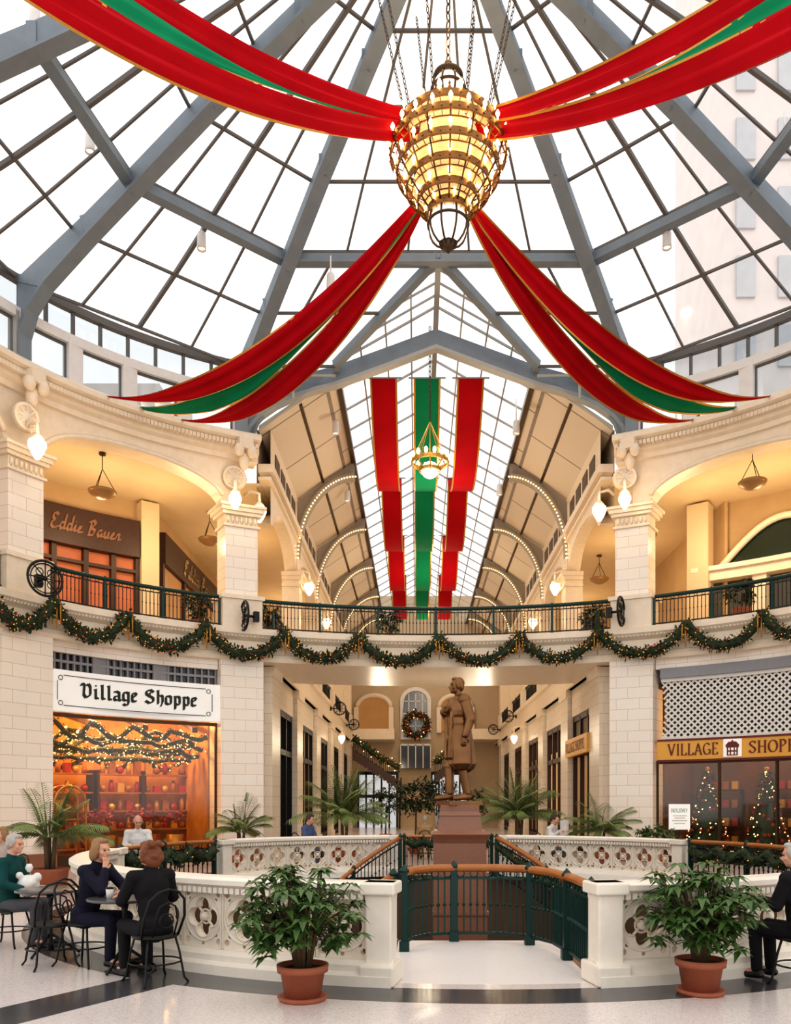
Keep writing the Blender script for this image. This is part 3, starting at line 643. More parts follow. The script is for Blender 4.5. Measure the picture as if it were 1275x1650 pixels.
for q in range(1,4): x=xw(648)+(xw(692)-xw(648))*q/4; m.bar((x,59.8,zw(1190)),(x,59.8,zw(1118)),.07)
for q in range(1,4): z=zw(1190)+(zw(1130)-zw(1190))*q/3; m.bar((xw(648),59.8,z),(xw(692),59.8,z),.07)
mk('window_frame',m,white,r)
for i,(px0,px1) in enumerate(((575,630),(708,760))):
    r=root('window_2',(xw((px0+px1)/2),59.8,7),f'warm arched opening {("left","right")[i]} of the arched end window','window',kind='structure')
    m=MB(); cx=xw((px0+px1)/2); hw=(xw(px1)-xw(px0))/2; zt=zw(1140)
    m.quad(*([(cx-hw,59.85,7.1),(cx+hw,59.85,7.1)]+[(cx+hw*cos(pi*q/12),59.85,zt+.9*sin(pi*q/12)) for q in range(13)])); mk('opening',m,mat('warm_opening',(.22,.08,.02),.6,c2=(.04,.015,.006),sc_=1.2,e=.22,ec=(1,.45,.12)),r)
    m=MB(); m.tube([(cx+hw*cos(pi*q/12),59.8,zt+.9*sin(pi*q/12)) for q in range(13)],.2,6); m.bx(cx-hw-.2,cx-hw+.15,59.6,59.9,7,zt); m.bx(cx+hw-.15,cx+hw+.2,59.6,59.9,7,zt); mk('surround',m,trimm,r)
for sd in (-1,1):
    m=MB(); m.bx(.6+sd*5.3,.6+sd*2.2,57,59.9,6.3,7.05); st('floor_end_landing_'+SN[sd],m,trimm,f'far landing at corridor end, {SN[sd]} side','floor')
for i,(a,b,n_) in enumerate(((578,640,'left'),(696,752,'right'))):
    r=root(f'door_{i+1}',(xw((a+b)/2,59),59.7,0),f'daylit glazed entrance doors {n_} of centre at corridor end','door',kind='structure')
    m=MB(); m.bx(xw(a),xw(b),59.7,59.75,0,4.0); mk('glass',m,bright,r)
    m=MB()
    for q in range(6): x=xw(a)+(xw(b)-xw(a))*q/5; m.bx(x-.06,x+.06,59.55,59.8,0,4.1)
    for z in (2.3,4.0): m.bx(xw(a),xw(b),59.55,59.8,z-.12,z+.12)
    mk('frame',m,black,r)
r=root('window_3',(0,59.7,4),'dark gridded panel below the arched end window','window',kind='structure')
m=MB(); m.bx(xw(646),xw(694),59.6,59.7,zw(1238),zw(1200)); mk('pane',m,dglass,r)
m=MB()
for q in range(5): x=xw(646)+(xw(694)-xw(646))*q/4; m.bx(x-.04,x+.04,59.5,59.65,zw(1238),zw(1200))
m.bx(xw(646),xw(694),59.5,59.65,zw(1202),zw(1199)); mk('window_frame',m,white,r)
def garland(path,rr_,label,dens=130,orn=26,group=None,name='garland',cat='garland',lights=None,redk=.35,lsz=.1):
    path=[Vector(p) for p in path]; r=root(name,path[len(path)//2],label,cat,group)
    L=sum((b-a).length for a,b in zip(path,path[1:])); m=MB(); m.tube(path,rr_*.55,7)
    def rp():
        f=random.random()*(len(path)-1); i=int(f); return path[i].lerp(path[min(i+1,len(path)-1)],f-i)
    for _ in range(int(dens*L)):
        p=rp(); d=Vector((R(-1,1),R(-1,1),R(-1,1))).normalized(); q=p+d*rr_*R(.3,.75); d2=(d+Vector((R(-.8,.8),R(-.8,.8),R(-.8,.8)))).normalized()
        s=d2.orthogonal().normalized()*rr_*R(.12,.2); e=d2*rr_*R(.35,.75); m.quad(q,q+e*.5+s,q+e,q+e*.5-s)
    mk('greenery',m,garm,r)
    if orn:
        for nm,mt,k,sz in (('red_berries',redo,redk,(.08,.13)),('gold_lights',golds,1,(.055,.09))):
            m=MB()
            for _ in range(max(1,int(orn*L*k))):
                d=Vector((R(-1,1),R(-1,.2),R(-1,1))).normalized(); m.ell(rp()+d*rr_*.85,rr_*R(*sz),6,4)
            mk(nm,m,mt,r)['kind']='stuff'
    if lights:
        m=MB()
        for _ in range(int(lights*L)):
            d=Vector((R(-1,1),R(-1,.2),R(-1,1))).normalized(); m.ell(rp()+d*rr_*.95,rr_*lsz,6,4)
        mk('fairy_lights',m,bulbs_,r)['kind']='stuff'
    return r
c=P(671,1168,59.4); garland([(c.x+.8*cos(2*pi*i/20),59.4,c.z+.8*sin(2*pi*i/20)) for i in range(21)],.38,'round red and green wreath hanging in the arched end window',70,18,name='wreath',cat='wreath',lights=2,redk=1.8)
for i,(a,b) in enumerate((((570,1188),(642,1236)),((752,1186),(700,1228)))):
    p=P(*a,52); q=P(*b,52); d=q-p; sd=('left','right')[i]
    r=root('staircase',(p.x,52,0),f'far stair flight descending on {sd} of corridor end','stairs'); m=MB()
    for k in range(12):
        s=p+d*(k/12); m.bx(s.x,s.x+d.x/12,51.2,53,s.z-1.5,s.z-.9)
    mk('steps',m,dwood,r)
    m=MB(); m.tube([p,q],.08,6)
    for k in range(22): s=p+d*(k/21); m.tube([s,s-Vector((0,0,.95))],.03,4)
    mk('handrail',m,black,r)
    garland([p.lerp(q,k/10)+Vector((0,-.25,-.1*sin(pi*k/10)**2-.05)) for k in range(11)],.34,f'lit garland along far {sd} stair rail',60,12,lights=3)
r=root('staircase',(.1,54,0),'dark central stair at far corridor end below gridded panel','stairs')
for k in range(14): mk('step',MB().bx(-1.1,1.3,54+.3*k,54.3+.3*k,0,.19*(k+1)),endw,r)
for x in (-1.15,1.35): rail([(x,54,.1),(x,58.1,2.6)],.95,f'dark rail of central far stair, {"left" if x<0 else "right"} side',black,black,black,1.6,.2)
# corridor skylight
RZ=17.0
for sd in (-1,1):
    xe=.6+sd*3.1; m=MB(); m.quad((.6,24.74,RZ),(xe,24.74,15.25),(xe,YE,15.25),(.6,YE,RZ)); m.quad((.6,22.42,RZ),(xe,24.74,15.25),(.6,24.74,RZ))
    o=st('window_4',m,pane,f'glass slope of corridor skylight on {SN[sd]}','window')
    m=MB()
    for i in range(24): y=24.74+1.5*i; m.bar((.6,y,RZ),(xe,y,15.25),.06)
    for q in (1,2,3,4): f=q/4; m.bar((.6+(xe-.6)*f,24.74,RZ+(15.25-RZ)*f),(.6+(xe-.6)*f,YE,RZ+(15.25-RZ)*f),.05 if q<4 else .18)
    for q in (1,2,3): f=q/4; m.bar((.6+(xe-.6)*f,22.42+2.32*f,RZ+(15.25-RZ)*f),(.6+(xe-.6)*f,24.74,RZ+(15.25-RZ)*f),.05); m.bar((.6,22.42+2.32*f,RZ),(.6+(xe-.6)*f,22.42+2.32*f,RZ+(15.25-RZ)*f),.05)
    mk('window_frame',m,steell,o)
    tag(mk('valley_beam',MB().bar((.6,22.42,RZ-.05),(xe,24.74,15.2),.22),steel),f'steel valley beam where skylight meets dome, {SN[sd]}','beam')
    m=MB(); xr=.6+sd*6.0; m.quad((xe,24.85,15.2),(xr,24.85,15.2),(xr,24.85,12.95),(xr-sd*.35,24.85,13.0)); o=st('window_5',m,pane2,f'small glass spandrel beside gable arch on {SN[sd]}','window')
    m=MB(); m.bar((xe+sd*1.3,24.8,15.2),(xe+sd*1.3,24.8,14.2),.07); m.bar((xe,24.8,14.9),(xr,24.8,14.9),.06); mk('window_frame',m,steell,o)
tag(mk('ridge_beam',MB().bar((.6,22.42,RZ),(.6,YE,RZ),.16),steell),'pale ridge beam along corridor skylight','beam')
half=[(-5.95,12.9),(-5.95,13.3),(-5.8,13.75),(-5.5,14.1),(-5.0,14.45),(-4.4,14.72),(-3.8,14.92),(-3.1,15.1),(-1.5,15.68),(0,16.25)]
yy=25.2
r=root('gable_arch',(.6,yy,12.9),'blue grey steel gable arch at corridor mouth','arch'); pts=[(.6+x,yy,z) for x,z in half]+[(.6-x,yy,z) for x,z in reversed(half[:-1])]
m=MB(); m.tube(pts,.38,4,sm=False,flat=.4,up=Vector((1,0,0))); mk('web',m,steel,r)
m=MB(); m.tube([(x,y,z-.28) for x,y,z in pts],.08,4,sm=False,flat=2.6,up=Vector((1,0,0))); mk('flange',m,steell,r)
# ------------------------------------------------------------------ dome
TZ=[(0,21.6),(.1,21.0),(.22,20.25),(.35,19.45),(.5,18.5),(.6,17.85),(.7,17.12),(.8,16.45),(.9,15.8),(1.0,15.2)]
def interp(tab,s):
    for (a,za),(b,zb) in zip(tab,tab[1:]):
        if s<=b+1e-9: return za+(zb-za)*(s-a)/(b-a)
    return tab[-1][1]
def D(t,s,dz=0): t=rad(t); return Vector((CX+A*s*sin(t),CY+B*s*cos(t),interp(TZ,s)+dz))
def facet(Lf,Rf,rows,nd_,label,mains=(.7,)):
    m=MB(); k=nd_+1; vs=[Lf(s).lerp(Rf(s),i/nd_) for s in rows for i in range(k)]
    m.add(vs,[(j*k+i,j*k+i+1,(j+1)*k+i+1,(j+1)*k+i) for j in range(len(rows)-1) for i in range(nd_)])
    o=st('window_dome',m,pane,label,'window')
    m=MB()
    for s in rows: m.bar(Lf(s)-Vector((0,0,.04)),Rf(s)-Vector((0,0,.04)),.065)
    for i in range(1,nd_): m.tube([Lf(s).lerp(Rf(s),i/nd_)-Vector((0,0,.03)) for s in rows],.04 if i*2!=nd_ else .07,4,sm=False)
    mk('window_frame',m,steeld,o)
    if mains:
        m=MB()
        for s in mains:
            m.bar(Lf(s)-Vector((0,0,.2)),Rf(s)-Vector((0,0,.2)),.18,.8); m.bar(Lf(s)-Vector((0,0,.36)),Rf(s)-Vector((0,0,.36)),.07,4)
        mk('purlin_beam',m,steel,o)
    return o
rows=[.12,.26,.4,.55,.7,.85,1.0]
for a,b,nm in ((-T3,-T2,'outer left'),(-T2,-T1,'left'),(T1,T2,'right'),(T2,T3,'outer right')):
    facet(lambda s,a=a:D(a,s),lambda s,b=b:D(b,s),rows,4,f'{nm} glazed facet of the dome')
facet(lambda s:D(-T1,s),lambda s:D(T1,s),rows[:5],5,'centre glazed facet of the dome above corridor')
for sd in (-1,1):
    facet(lambda s:D(sd*T1,s),lambda s:Vector((CX+sd*3.1*(s-.7)/.3,D(T1,s).y,D(T1,s).z)),[.7001,.85,1.0],3,f'lower {SN[sd]} part of centre dome facet beside skylight',mains=())
inn=[(.985,12.95),(.985,13.7),(.965,14.3),(.92,14.85),(.8,15.78),(.7,16.5),(.5,17.95),(.3,19.25),(.1,20.5)]
out=[(1.0,12.95),(1.0,13.7),(1.0,14.6),(1.0,15.2),(.82,16.3),(.7,17.1),(.5,18.5),(.3,19.75),(.1,21.0)]
for sd in (-1,1):
    for T,nm in ((T1,'beside corridor gable'),(T2,'springing above outer column'),(T3,'nearest the camera')):
        r=root('dome_rib',(*E(sd*T),12.95),f'blue grey steel dome rib on {SN[sd]}, {nm}','rib'); tr=rad(sd*T)
        pos=lambda s,z:Vector((CX+A*s*sin(tr),CY+B*s*cos(tr),z))
        d=Vector((A*sin(tr),B*cos(tr),0)).normalized(); n=Vector((-d.y,d.x,0))*.08
        vs=[]
        for (s1,z1),(s2,z2) in zip(inn,out):
            a=pos(s1,z1);b=pos(s2,z2); vs+=[a-n,a+n,b+n,b-n]
        m=MB(); m.add(vs,[(i*4+j,i*4+(j+1)%4,i*4+4+(j+1)%4,i*4+4+j) for i in range(len(inn)-1) for j in range(4)]); mk('web',m,steel,r)
        m=MB(); m.tube([pos(s,z) for s,z in inn],.05,4,sm=False,flat=5.5,up=d); mk('inner_flange',m,steel,r)
        for (s1,z1),(s2,z2) in zip(inn[3:],out[3:]): mk('stiffener',MB().bar(pos(s1,z1),pos(s2,z2),.2),steel,r)
m=MB(); ring(m,E,rect(-.08,.1,15.08,15.28),-T3,-T1,30); st('trim_6',m,steeld,'dark eave beam at foot of glass dome, left','trim')
m=MB(); ring(m,E,rect(-.08,.1,15.08,15.28),T1,T3,30); st('trim_10',m,steeld,'dark eave beam at foot of glass dome, right','trim')
m=MB(); pts=[D(-180+30*i,.12) for i in range(12)]; m.tube(pts,.2,4,closed=True,sm=False); st('trim_7',m,steel,'steel ring at crown of dome','trim')
for sd in (-1,1):
    for ta,tb,nm in ((T1,T2,'inner'),(T2,T3,'outer')):
        m=MB(); ring(m,E,rect(.05,.07,12.95,15.1),sd*ta,sd*tb,16); o=st('window_6',m,pane2,f'{nm} clerestory glazing below dome on {SN[sd]}','window')
        m=MB(); ring(m,E,rect(-.1,.15,12.95,13.12),sd*ta,sd*tb,16); ring(m,E,rect(-.14,.15,14.15,14.4),sd*ta,sd*tb,16)
        for i in range(5): t=sd*(ta+(tb-ta)*i/4); x,y=E(t,.02); m.box((x,y,13.65),(.42,.3,1.3),-rad(t))
        mk('window_frame',m,white,o)
        m=MB()
        for i in range(9): t=sd*(ta+(tb-ta)*i/8); x,y=E(t,.02); m.box((x,y,14.75),(.07,.1,.75),-rad(t))
        for i in range(4):
            a_,b_=ta+(tb-ta)*i/4,ta+(tb-ta)*(i+1)/4; w_=(b_-a_)
            for z in (13.15,14.12): ring(m,E,rect(-.02,.04,z-.03,z+.03),sd*(a_+.14*w_),sd*(b_-.14*w_),3)
            for q in (.14,.86): x,y=E(sd*(a_+q*w_),.01); m.box((x,y,13.63),(.05,.07,1.0),-rad(sd*a_))
        mk('glazing_bars',m,steeld,o)
facw=mat('pale_window',(.6,.62,.65),.3,sc_=2); facm=mat('pale_facade',(.84,.78,.76),.8,sc_=1)
facw2=mat('grey_window',(.3,.32,.34),.3,sc_=2); facm2=mat('tan_facade',(.68,.62,.58),.8,sc_=1)
def bldg(x0,x1,y,z1,label,nx,nz,fm,fw):
    r=root('building',(x0,y,0),label,'building'); m=MB(); m.bx(x0,x1,y,y+8,0,z1); m.bx(x0-.5,x1+.5,y-.6,y+8,z1-1,z1+.4); mk('wall',m,fm,r)
    for i in range(nx):
        for j in range(nz):
            cx=x0+(x1-x0)*(i+.5)/nx; cz=13+(z1-15)*(j+.5)/nz; w_=(x1-x0)/nx*.45; h_=(z1-15)/nz*.6
            m=MB(); m.bx(cx-w_/2,cx+w_/2,y-.15,y+.1,cz-h_/2,cz+h_/2); mk('window',m,fw,r)
bldg(16,40,42,58,'tall pale building seen through right dome glass',11,12,facm,facw); bldg(-46,-15,46,25,'lower pale building seen through left clerestory',11,3,facm2,facw2)
# ------------------------------------------------------------------ gallery railings
ROMAN=[(-T3+3,-T2-4.2,'far left, beyond outer pier'),(-T2+3.6,-T1-3.2,'in front of left gallery shops'),(-T1+3.2,T1-3.2,'across bridge over corridor mouth'),(T1+3.2,T2-3.6,'in front of right gallery shop'),(T2+4.2,T3-3,'far right, beyond outer pier')]
for a,b,nm in ROMAN: rail(arc(E,a,b,-.12,7.08,40),.92,f'green and black gallery railing {nm}',greenm,greenm,black,1.75,.11,.06,name='balcony_railing')
nodes=[-38,85,203,330,458,577,708,838,965,1108,1232,1345]
ts=[t_of_px(p,-.5) for p in nodes]
for i,(a,b) in enumerate(zip(ts,ts[1:])):
    path=[]
    for q in range(17):
        u=q/16; t=a+(b-a)*u; x,y=E(t,-.58); path.append((x,y,7.02-.78*(4*u*(1-u))**.8))
    r=garland(path,.24,f'dark evergreen swag with tiny gold lights on gallery fascia, {ORD[i]} from left',150,26,'evergreen swags on the gallery fascia')
    x,y=E(a,-.66)
    for q in range(3): mk('gold_tassel',MB().tube([(x+(q-1)*.09,y,6.95),(x+(q-1)*.11,y-.02,6.4-.12*(q%2))],[.028,.016],6),gold,r)
for sd,t0,t1 in (('left',-85,-58),('right',58,85)):
    garland([W(t0+(t1-t0)*q/24,-.1)+(.8-.16*abs(sin(q*pi/6)),) for q in range(25)],.18,f'evergreen garland draped on {sd} stairwell railing',140,5)
garland([Vector(p)+Vector((0,0,.75-.1*(i%3)/2)) for i,p in enumerate(sp[:9])],.15,'evergreen garland along stair railing right of statue',120,4)
garland([W(-10+2*q,-.3)+(.85-.1*(q%2),) for q in range(11)],.18,'evergreen garland bunched behind statue in rear gap',120,4)
rail(arc(W,-10.5,10.5,-.2,.02),.93,'green railing closing the rear gap behind statue',greenm,wood,black)
# ------------------------------------------------------------------ lamps
def lantern(p,n,label,med=True,s=1.0,W_=0):
    n=Vector(n).normalized(); r=root('wall_lantern',p,label,'lantern','teardrop wall lanterns'); p=Vector(p); rot=n.to_track_quat('Z','Y').to_matrix(); s*=.85
    back=p-n*.5
    if W_: pl(p+n*.45+Vector((0,0,.1)),W_,(1,.68,.34),.15)
    if med:
        m=MB(); m.lathe([(0,.14),(.1,.14),(.14,.08),(.3,.08),(.38,.0),(0,-.04)],back+Vector((0,0,.85)),18,rot); m.hoop(back+Vector((0,0,.85))+n*.08,.31,.05,18,rot)
        for q in range(8): m.tube([back+Vector((0,0,.85))+n*.1,back+Vector((0,0,.85))+n*.1+rot@Vector((.3*cos(q*pi/4),.3*sin(q*pi/4),0))],.025,4)
        mk('medallion',m,trimm,r)
    m=MB(); m.tube([back+Vector((0,0,.55)),back+n*.2+Vector((0,0,.68)),p+Vector((0,0,.58)),p+Vector((0,0,.28))],.05,8); m.lathe([(.04,.34),(.1,.28),(.16,.21),(.16,.16),(.1,.15)],p,14); mk('bracket',m,trimm,r)
    m=MB(); m.lathe([(0,-.33*s),(.06*s,-.31*s),(.15*s,-.16*s),(.225*s,.02*s),(.21*s,.14*s),(.1*s,.19),(0,.19)],p,14); mk('globe',m,globe,r)
lantern(P(60,720,20.05),(.75,-.45,0),'teardrop lantern and medallion on far left outer column',s=1.15,W_=25)
lantern(P(379,806,24.0),(.25,-.9,0),'teardrop lantern facing camera on column left of corridor',W_=22); lantern(P(1007,806,24.0),(-.25,-.9,0),'teardrop lantern facing camera on column right of corridor',W_=22)
lantern(P(418,826,25.0),(1,-.2,0),'larger teardrop lantern at corridor mouth, left side',False,1.15,15); lantern(P(966,824,25.0),(-1,-.2,0),'larger teardrop lantern at corridor mouth, right side',False,1.15,15)
for sd in (-1,1):
    for i,y in enumerate(YC[1:5]): lantern((.6+sd*4.85,y,10.25),(-sd,0,0),f'teardrop lantern on {SN[sd]} corridor arcade, {ORD[i]} column in',s=1.1,W_=15)
    lantern((.6+sd*4.7,44,5.3),(-sd,0,0),f'teardrop lantern under walkway deep in corridor on {SN[sd]}',False)
bowlm=mat('amber_bronze_bowl',(.2,.09,.03),.4,.4,e=.12,ec=(1,.5,.15))
def bowl(p,zc,label):
    r=root('bowl_pendant',p,label,'pendant lamp','bronze bowl pendants'); m=MB()
    m.lathe([(0,-.16),(.18,-.13),(.36,-.02),(.4,.06),(.38,.08),(.33,-.01),(0,-.12)],p,20); mk('bowl',m,bowlm,r)
    m=MB(); top=Vector((p[0],p[1],zc))
    for q in range(3): m.tube([Vector(p)+Vector((.37*cos(q*2.1+.4),.37*sin(q*2.1+.4),.06)),Vector(p)+Vector((0,0,.7))],.012,4)
    m.tube([Vector(p)+Vector((0,0,.7)),top],.015,4); m.lathe([(.1,-.05),(.1,0),(0,0)],top,10); mk('chain',m,brassd,r)
bowl(P(165,795,23.3),11.87,'bronze bowl pendant under left gallery ceiling'); bowl(P(1213,780,23.2),11.87,'bronze bowl pendant under right gallery ceiling')
bowl(P(338,872,28.0),11.9,'bronze bowl pendant behind column left of corridor'); bowl(P(1040,866,28.0),11.9,'bronze bowl pendant behind column right of corridor')
bowl(P(966,935,33.0),11.9,'bronze bowl pendant over right walkway deep in corridor')
def spot(px,py,Y,label,top=.75):
    p=P(px,py,Y); r=root('spotlight',p,label,'spotlight','white cylinder spotlights under the dome')
    m=MB(); m.lathe([(.08,.26),(.11,.2),(.12,-.12),(.12,-.2),(.1,-.2),(.1,-.12),(0,-.1)],p,14); mk('housing',m,paperw,r)
    mk('bulb',MB().lathe([(0,-.17),(.09,-.15),(.09,-.11),(0,-.1)],p,10),globe,r)
    mk('stem',MB().tube([p+Vector((0,0,.24)),p+Vector((0,0,top))],.02,6),white,r)
for a in ((145,232,19.4,'white cylinder spotlight on far left under dome'),(325,390,21.2,'white cylinder spotlight left of centre under dome beam'),(533,456,22.2,'white cylinder spotlight just left of skylight peak'),(1075,388,21.2,'white cylinder spotlight right of centre under dome beam'),(1264,230,19.4,'white cylinder spotlight at right edge under dome'),(56,30,17.6,'white cylinder spotlight in top left corner')): spot(*a)
for sd in (-1,1):
    for i,(px,py) in enumerate(((541,690),(560,800)) if sd<0 else ((832,690),(805,790))): spot(px,py,27.5+6*i,f'small white spotlight beside corridor skylight, {SN[sd]}, {("nearer","farther")[i]}',1.0)
def wheel(p,yaw,s,label,arm=None):
    p=Vector(p); r=root('iron_wheel',p,label,'wheel ornament','black iron wheel ornaments'); M=Matrix.Rotation(yaw,3,'Z')@RX
    m=MB(); m.hoop(p,.43*s,.034*s,32,M); m.hoop(p,.36*s,.018*s,28,M,4); mk('rim',m,black,r)
    m=MB(); m.ell(p,.06*s,10,6)
    for q in range(8):
        a=q*pi/4; v=M@Vector((cos(a),sin(a),0)); m.tube([p+v*.04*s,p+v*.41*s],.016*s,5)
    for q in range(4):
        a=q*pi/2+pi/4; m.hoop(p+M@Vector((.2*s*cos(a),.2*s*sin(a),0)),.09*s,.014*s,14,M,4)
    mk('spokes',m,black,r)
    nn=M@Vector((0,0,1))
    if nn.y<0: nn=-nn
    ln=.36*s
    if arm is not None: nn=Vector((arm,0.001,0)).normalized(); ln=abs(arm)
    m=MB(); m.tube([p,p+nn*ln],.04*s,6); q=p+nn*ln; m.box(q,(.16*s,.16*s,.3*s),yaw); mk('bracket',m,black,r)
wheel(P(73,932,19.9),rad(50),1.0,'black iron wheel ornament on far left pier'); wheel(P(394,992,24.2),rad(-62),1.0,'black iron wheel ornament on pier left of corridor'); wheel(P(1001,985,24.2),rad(62),1.0,'black iron wheel ornament on pier right of corridor')
wheel((-4.1,42.8,6.8),rad(-10),.8,'black iron wheel on corridor fascia, nearer left',-.5); wheel((-4.1,52.5,6.9),rad(-10),.8,'black iron wheel on corridor fascia, farther left',-.5); wheel((5.3,47,6.85),rad(10),.8,'black iron wheel on corridor fascia, nearer right',.5); wheel((5.3,56,6.9),rad(10),.8,'black iron wheel on corridor fascia, farther right',.5)
# ------------------------------------------------------------------ chandelier
HXc=.66; HC=Vector((HXc,17,0))
r=root('chandelier',(HXc,17,13.5),'huge round bronze chandelier with tiers of small bulbs under dome','chandelier')
tiers=[(.72,16.1,12),(1.06,15.82,16),(1.22,15.42,22),(1.08,15.05,18),(.88,14.72,14),(.64,14.42,10),(.44,14.18,7)]
bsrc=meshof(MB().lathe([(.016,-.06),(.02,0),(.04,.035),(.045,.07),(.022,.12),(0,.15)],(0,0,0),8),bulbm,'bulb')
for rad_,z,nb in tiers:
    m=MB(); m.lathe([(rad_-.015,-.06),(rad_+.02,-.06),(rad_+.02,.06),(rad_-.015,.06)],HC+Vector((0,0,z)),40,sm=False,closed=True); m.hoop(HC+Vector((0,0,z+.065)),rad_+.005,.016,40,None,4); m.hoop(HC+Vector((0,0,z-.065)),rad_+.005,.016,40,None,4); m.hoop(HC+Vector((0,0,z-.1)),rad_-.12,.014,32,None,4)
    for q in range(nb*2): a=2*pi*q/(nb*2); m.ell(HC+Vector(((rad_+.02)*cos(a),(rad_+.02)*sin(a),z)),.025,6,4); v=Vector((cos(a),sin(a),0)); m.tube([HC+v*(rad_-.12)+Vector((0,0,z-.1)),HC+v*rad_+Vector((0,0,z-.06))],.01,4)
    mk('ring_band',m,brass,r)
    if rad_<1.2: mk('glow_skirt',MB().lathe([(rad_*.86,z+.05),(rad_*.84,z-.04),(rad_*.76,z-.13),(rad_*.74,z-.12),(rad_*.82,z-.03),(rad_*.84,z+.05)],HC,32,closed=True),amberglow,r)  # emissive skirts added between tiers to thicken the chandelier's glow
    for q in range(nb):
        a=2*pi*(q+.5)/nb; share('bulb',bsrc,HC+Vector(((rad_+.05)*cos(a),(rad_+.05)*sin(a),z+.1)),r)
mk('glow_body',MB().lathe([(.0,16.2),(.4,16.1),(.62,15.8),(.7,15.4),(.62,15.0),(.5,14.7),(.36,14.45),(.0,14.35)],HC,28),amberglow,r)  # invented inner body, glows so the bulb cage looks dense
for q in range(16):
    a=2*pi*q/16; v=Vector((cos(a),sin(a),0)); m=MB()
    m.tube([HC+v*rr_+Vector((0,0,z)) for rr_,z in ((.4,16.38),(.72,16.1),(1.06,15.82),(1.22,15.42),(1.08,15.05),(.88,14.72),(.64,14.42),(.42,14.15))],.02,5)
    m.lathe([(.025,-.04),(.045,.05),(.015,.1),(.03,.14),(0,.2)],HC+v*.72+Vector((0,0,16.16)),8)
    mk('frame_bar',m,brassd if q%2 else brass,r)
for zc,rg,hg,nm in ((16.75,.34,.36,'upper_globe'),(13.95,.4,.46,'lower_globe')):
    mk(nm,MB().ell(HC+Vector((0,0,zc)),(rg,rg,hg),20,12),globew,r)
    m=MB()
    for q in range(8):
        a=2*pi*(q+.5)/8; m.tube([HC+Vector((rg*1.05*sin(th)*cos(a),rg*1.05*sin(th)*sin(a),zc+hg*1.05*cos(th))) for th in [pi*k/10 for k in range(11)]],.024,5)
    m.hoop(HC+Vector((0,0,zc)),rg*1.06,.03,24); m.hoop(HC+Vector((0,0,zc+.3)),rg*.78,.06,24); m.lathe([(0,-.16),(.04,-.12),(.1,-.05),(.2,.06),(0,.06)],HC+Vector((0,0,zc-hg)),12); m.lathe([(.28,-.1),(.3,-.02),(.08,.08),(.06,.2),(.08,.25),(0,.32)],HC+Vector((0,0,zc+hg)),12)
    mk(nm.replace('globe','cage'),m,brassd,r)
def chain(p,q,par,mt=black,s=.07):
    p,q=Vector(p),Vector(q); L=(q-p).length; n=max(2,int(L/(s*2.2))); d=(q-p)/L; a=d.orthogonal().normalized(); b=d.cross(a); m=MB()
    for i in range(n):
        c=p+(q-p)*((i+.5)/n); e=a if i%2 else b; m.tube([c+d*(s*1.35*cos(t))+e*(s*.6*sin(t)) for t in [2*pi*k/8 for k in range(8)]],s*.2,4,closed=True)
    return mk('chain',m,mt,par)
chain(HC+Vector((0,0,17.35)),HC+Vector((0,0,20.9)),r,brassd,.08)
for q in range(8):
    a=2*pi*(q+.5)/8; v=Vector((cos(a),sin(a),0)); chain(HC+v*.85+Vector((0,0,16.0)),HC+v*1.75+Vector((0,0,19.9)),r,brassd,.045)
r=root('ring_chandelier',P(693,745,25.7),'small lit ring chandelier hanging in corridor','chandelier'); c=P(693,745,25.7)
m=MB(); m.lathe([(.55,-.05),(.6,-.05),(.6,.08),(.55,.08)],c,30,sm=False,closed=True); m.lathe([(.3,-.3),(.34,-.3),(.34,-.2),(.3,-.2)],c,24,sm=False,closed=True)
for q in range(8): a=q*pi/4; m.tube([c+Vector((.58*cos(a),.58*sin(a),0)),c+Vector((.33*cos(a),.33*sin(a),-.25)),c+Vector((0,0,-.5))],.02,5); m.tube([c+Vector((.58*cos(a),.58*sin(a),0)),c+Vector((0,0,1.3))],.012,4)
mk('frame',m,brassp,r)
for q in range(14): a=2*pi*q/14; mk('bulb',MB().ell(c+Vector((.6*cos(a),.6*sin(a),.16)),(.06,.06,.1),8,6),bulbm,r)
mk('bowl',MB().ell(c+Vector((0,0,-.25)),(.28,.28,.26),14,8),globe,r); chain(c+Vector((0,0,1.3)),(c.x,25.7,16.95),r,brassd,.07)
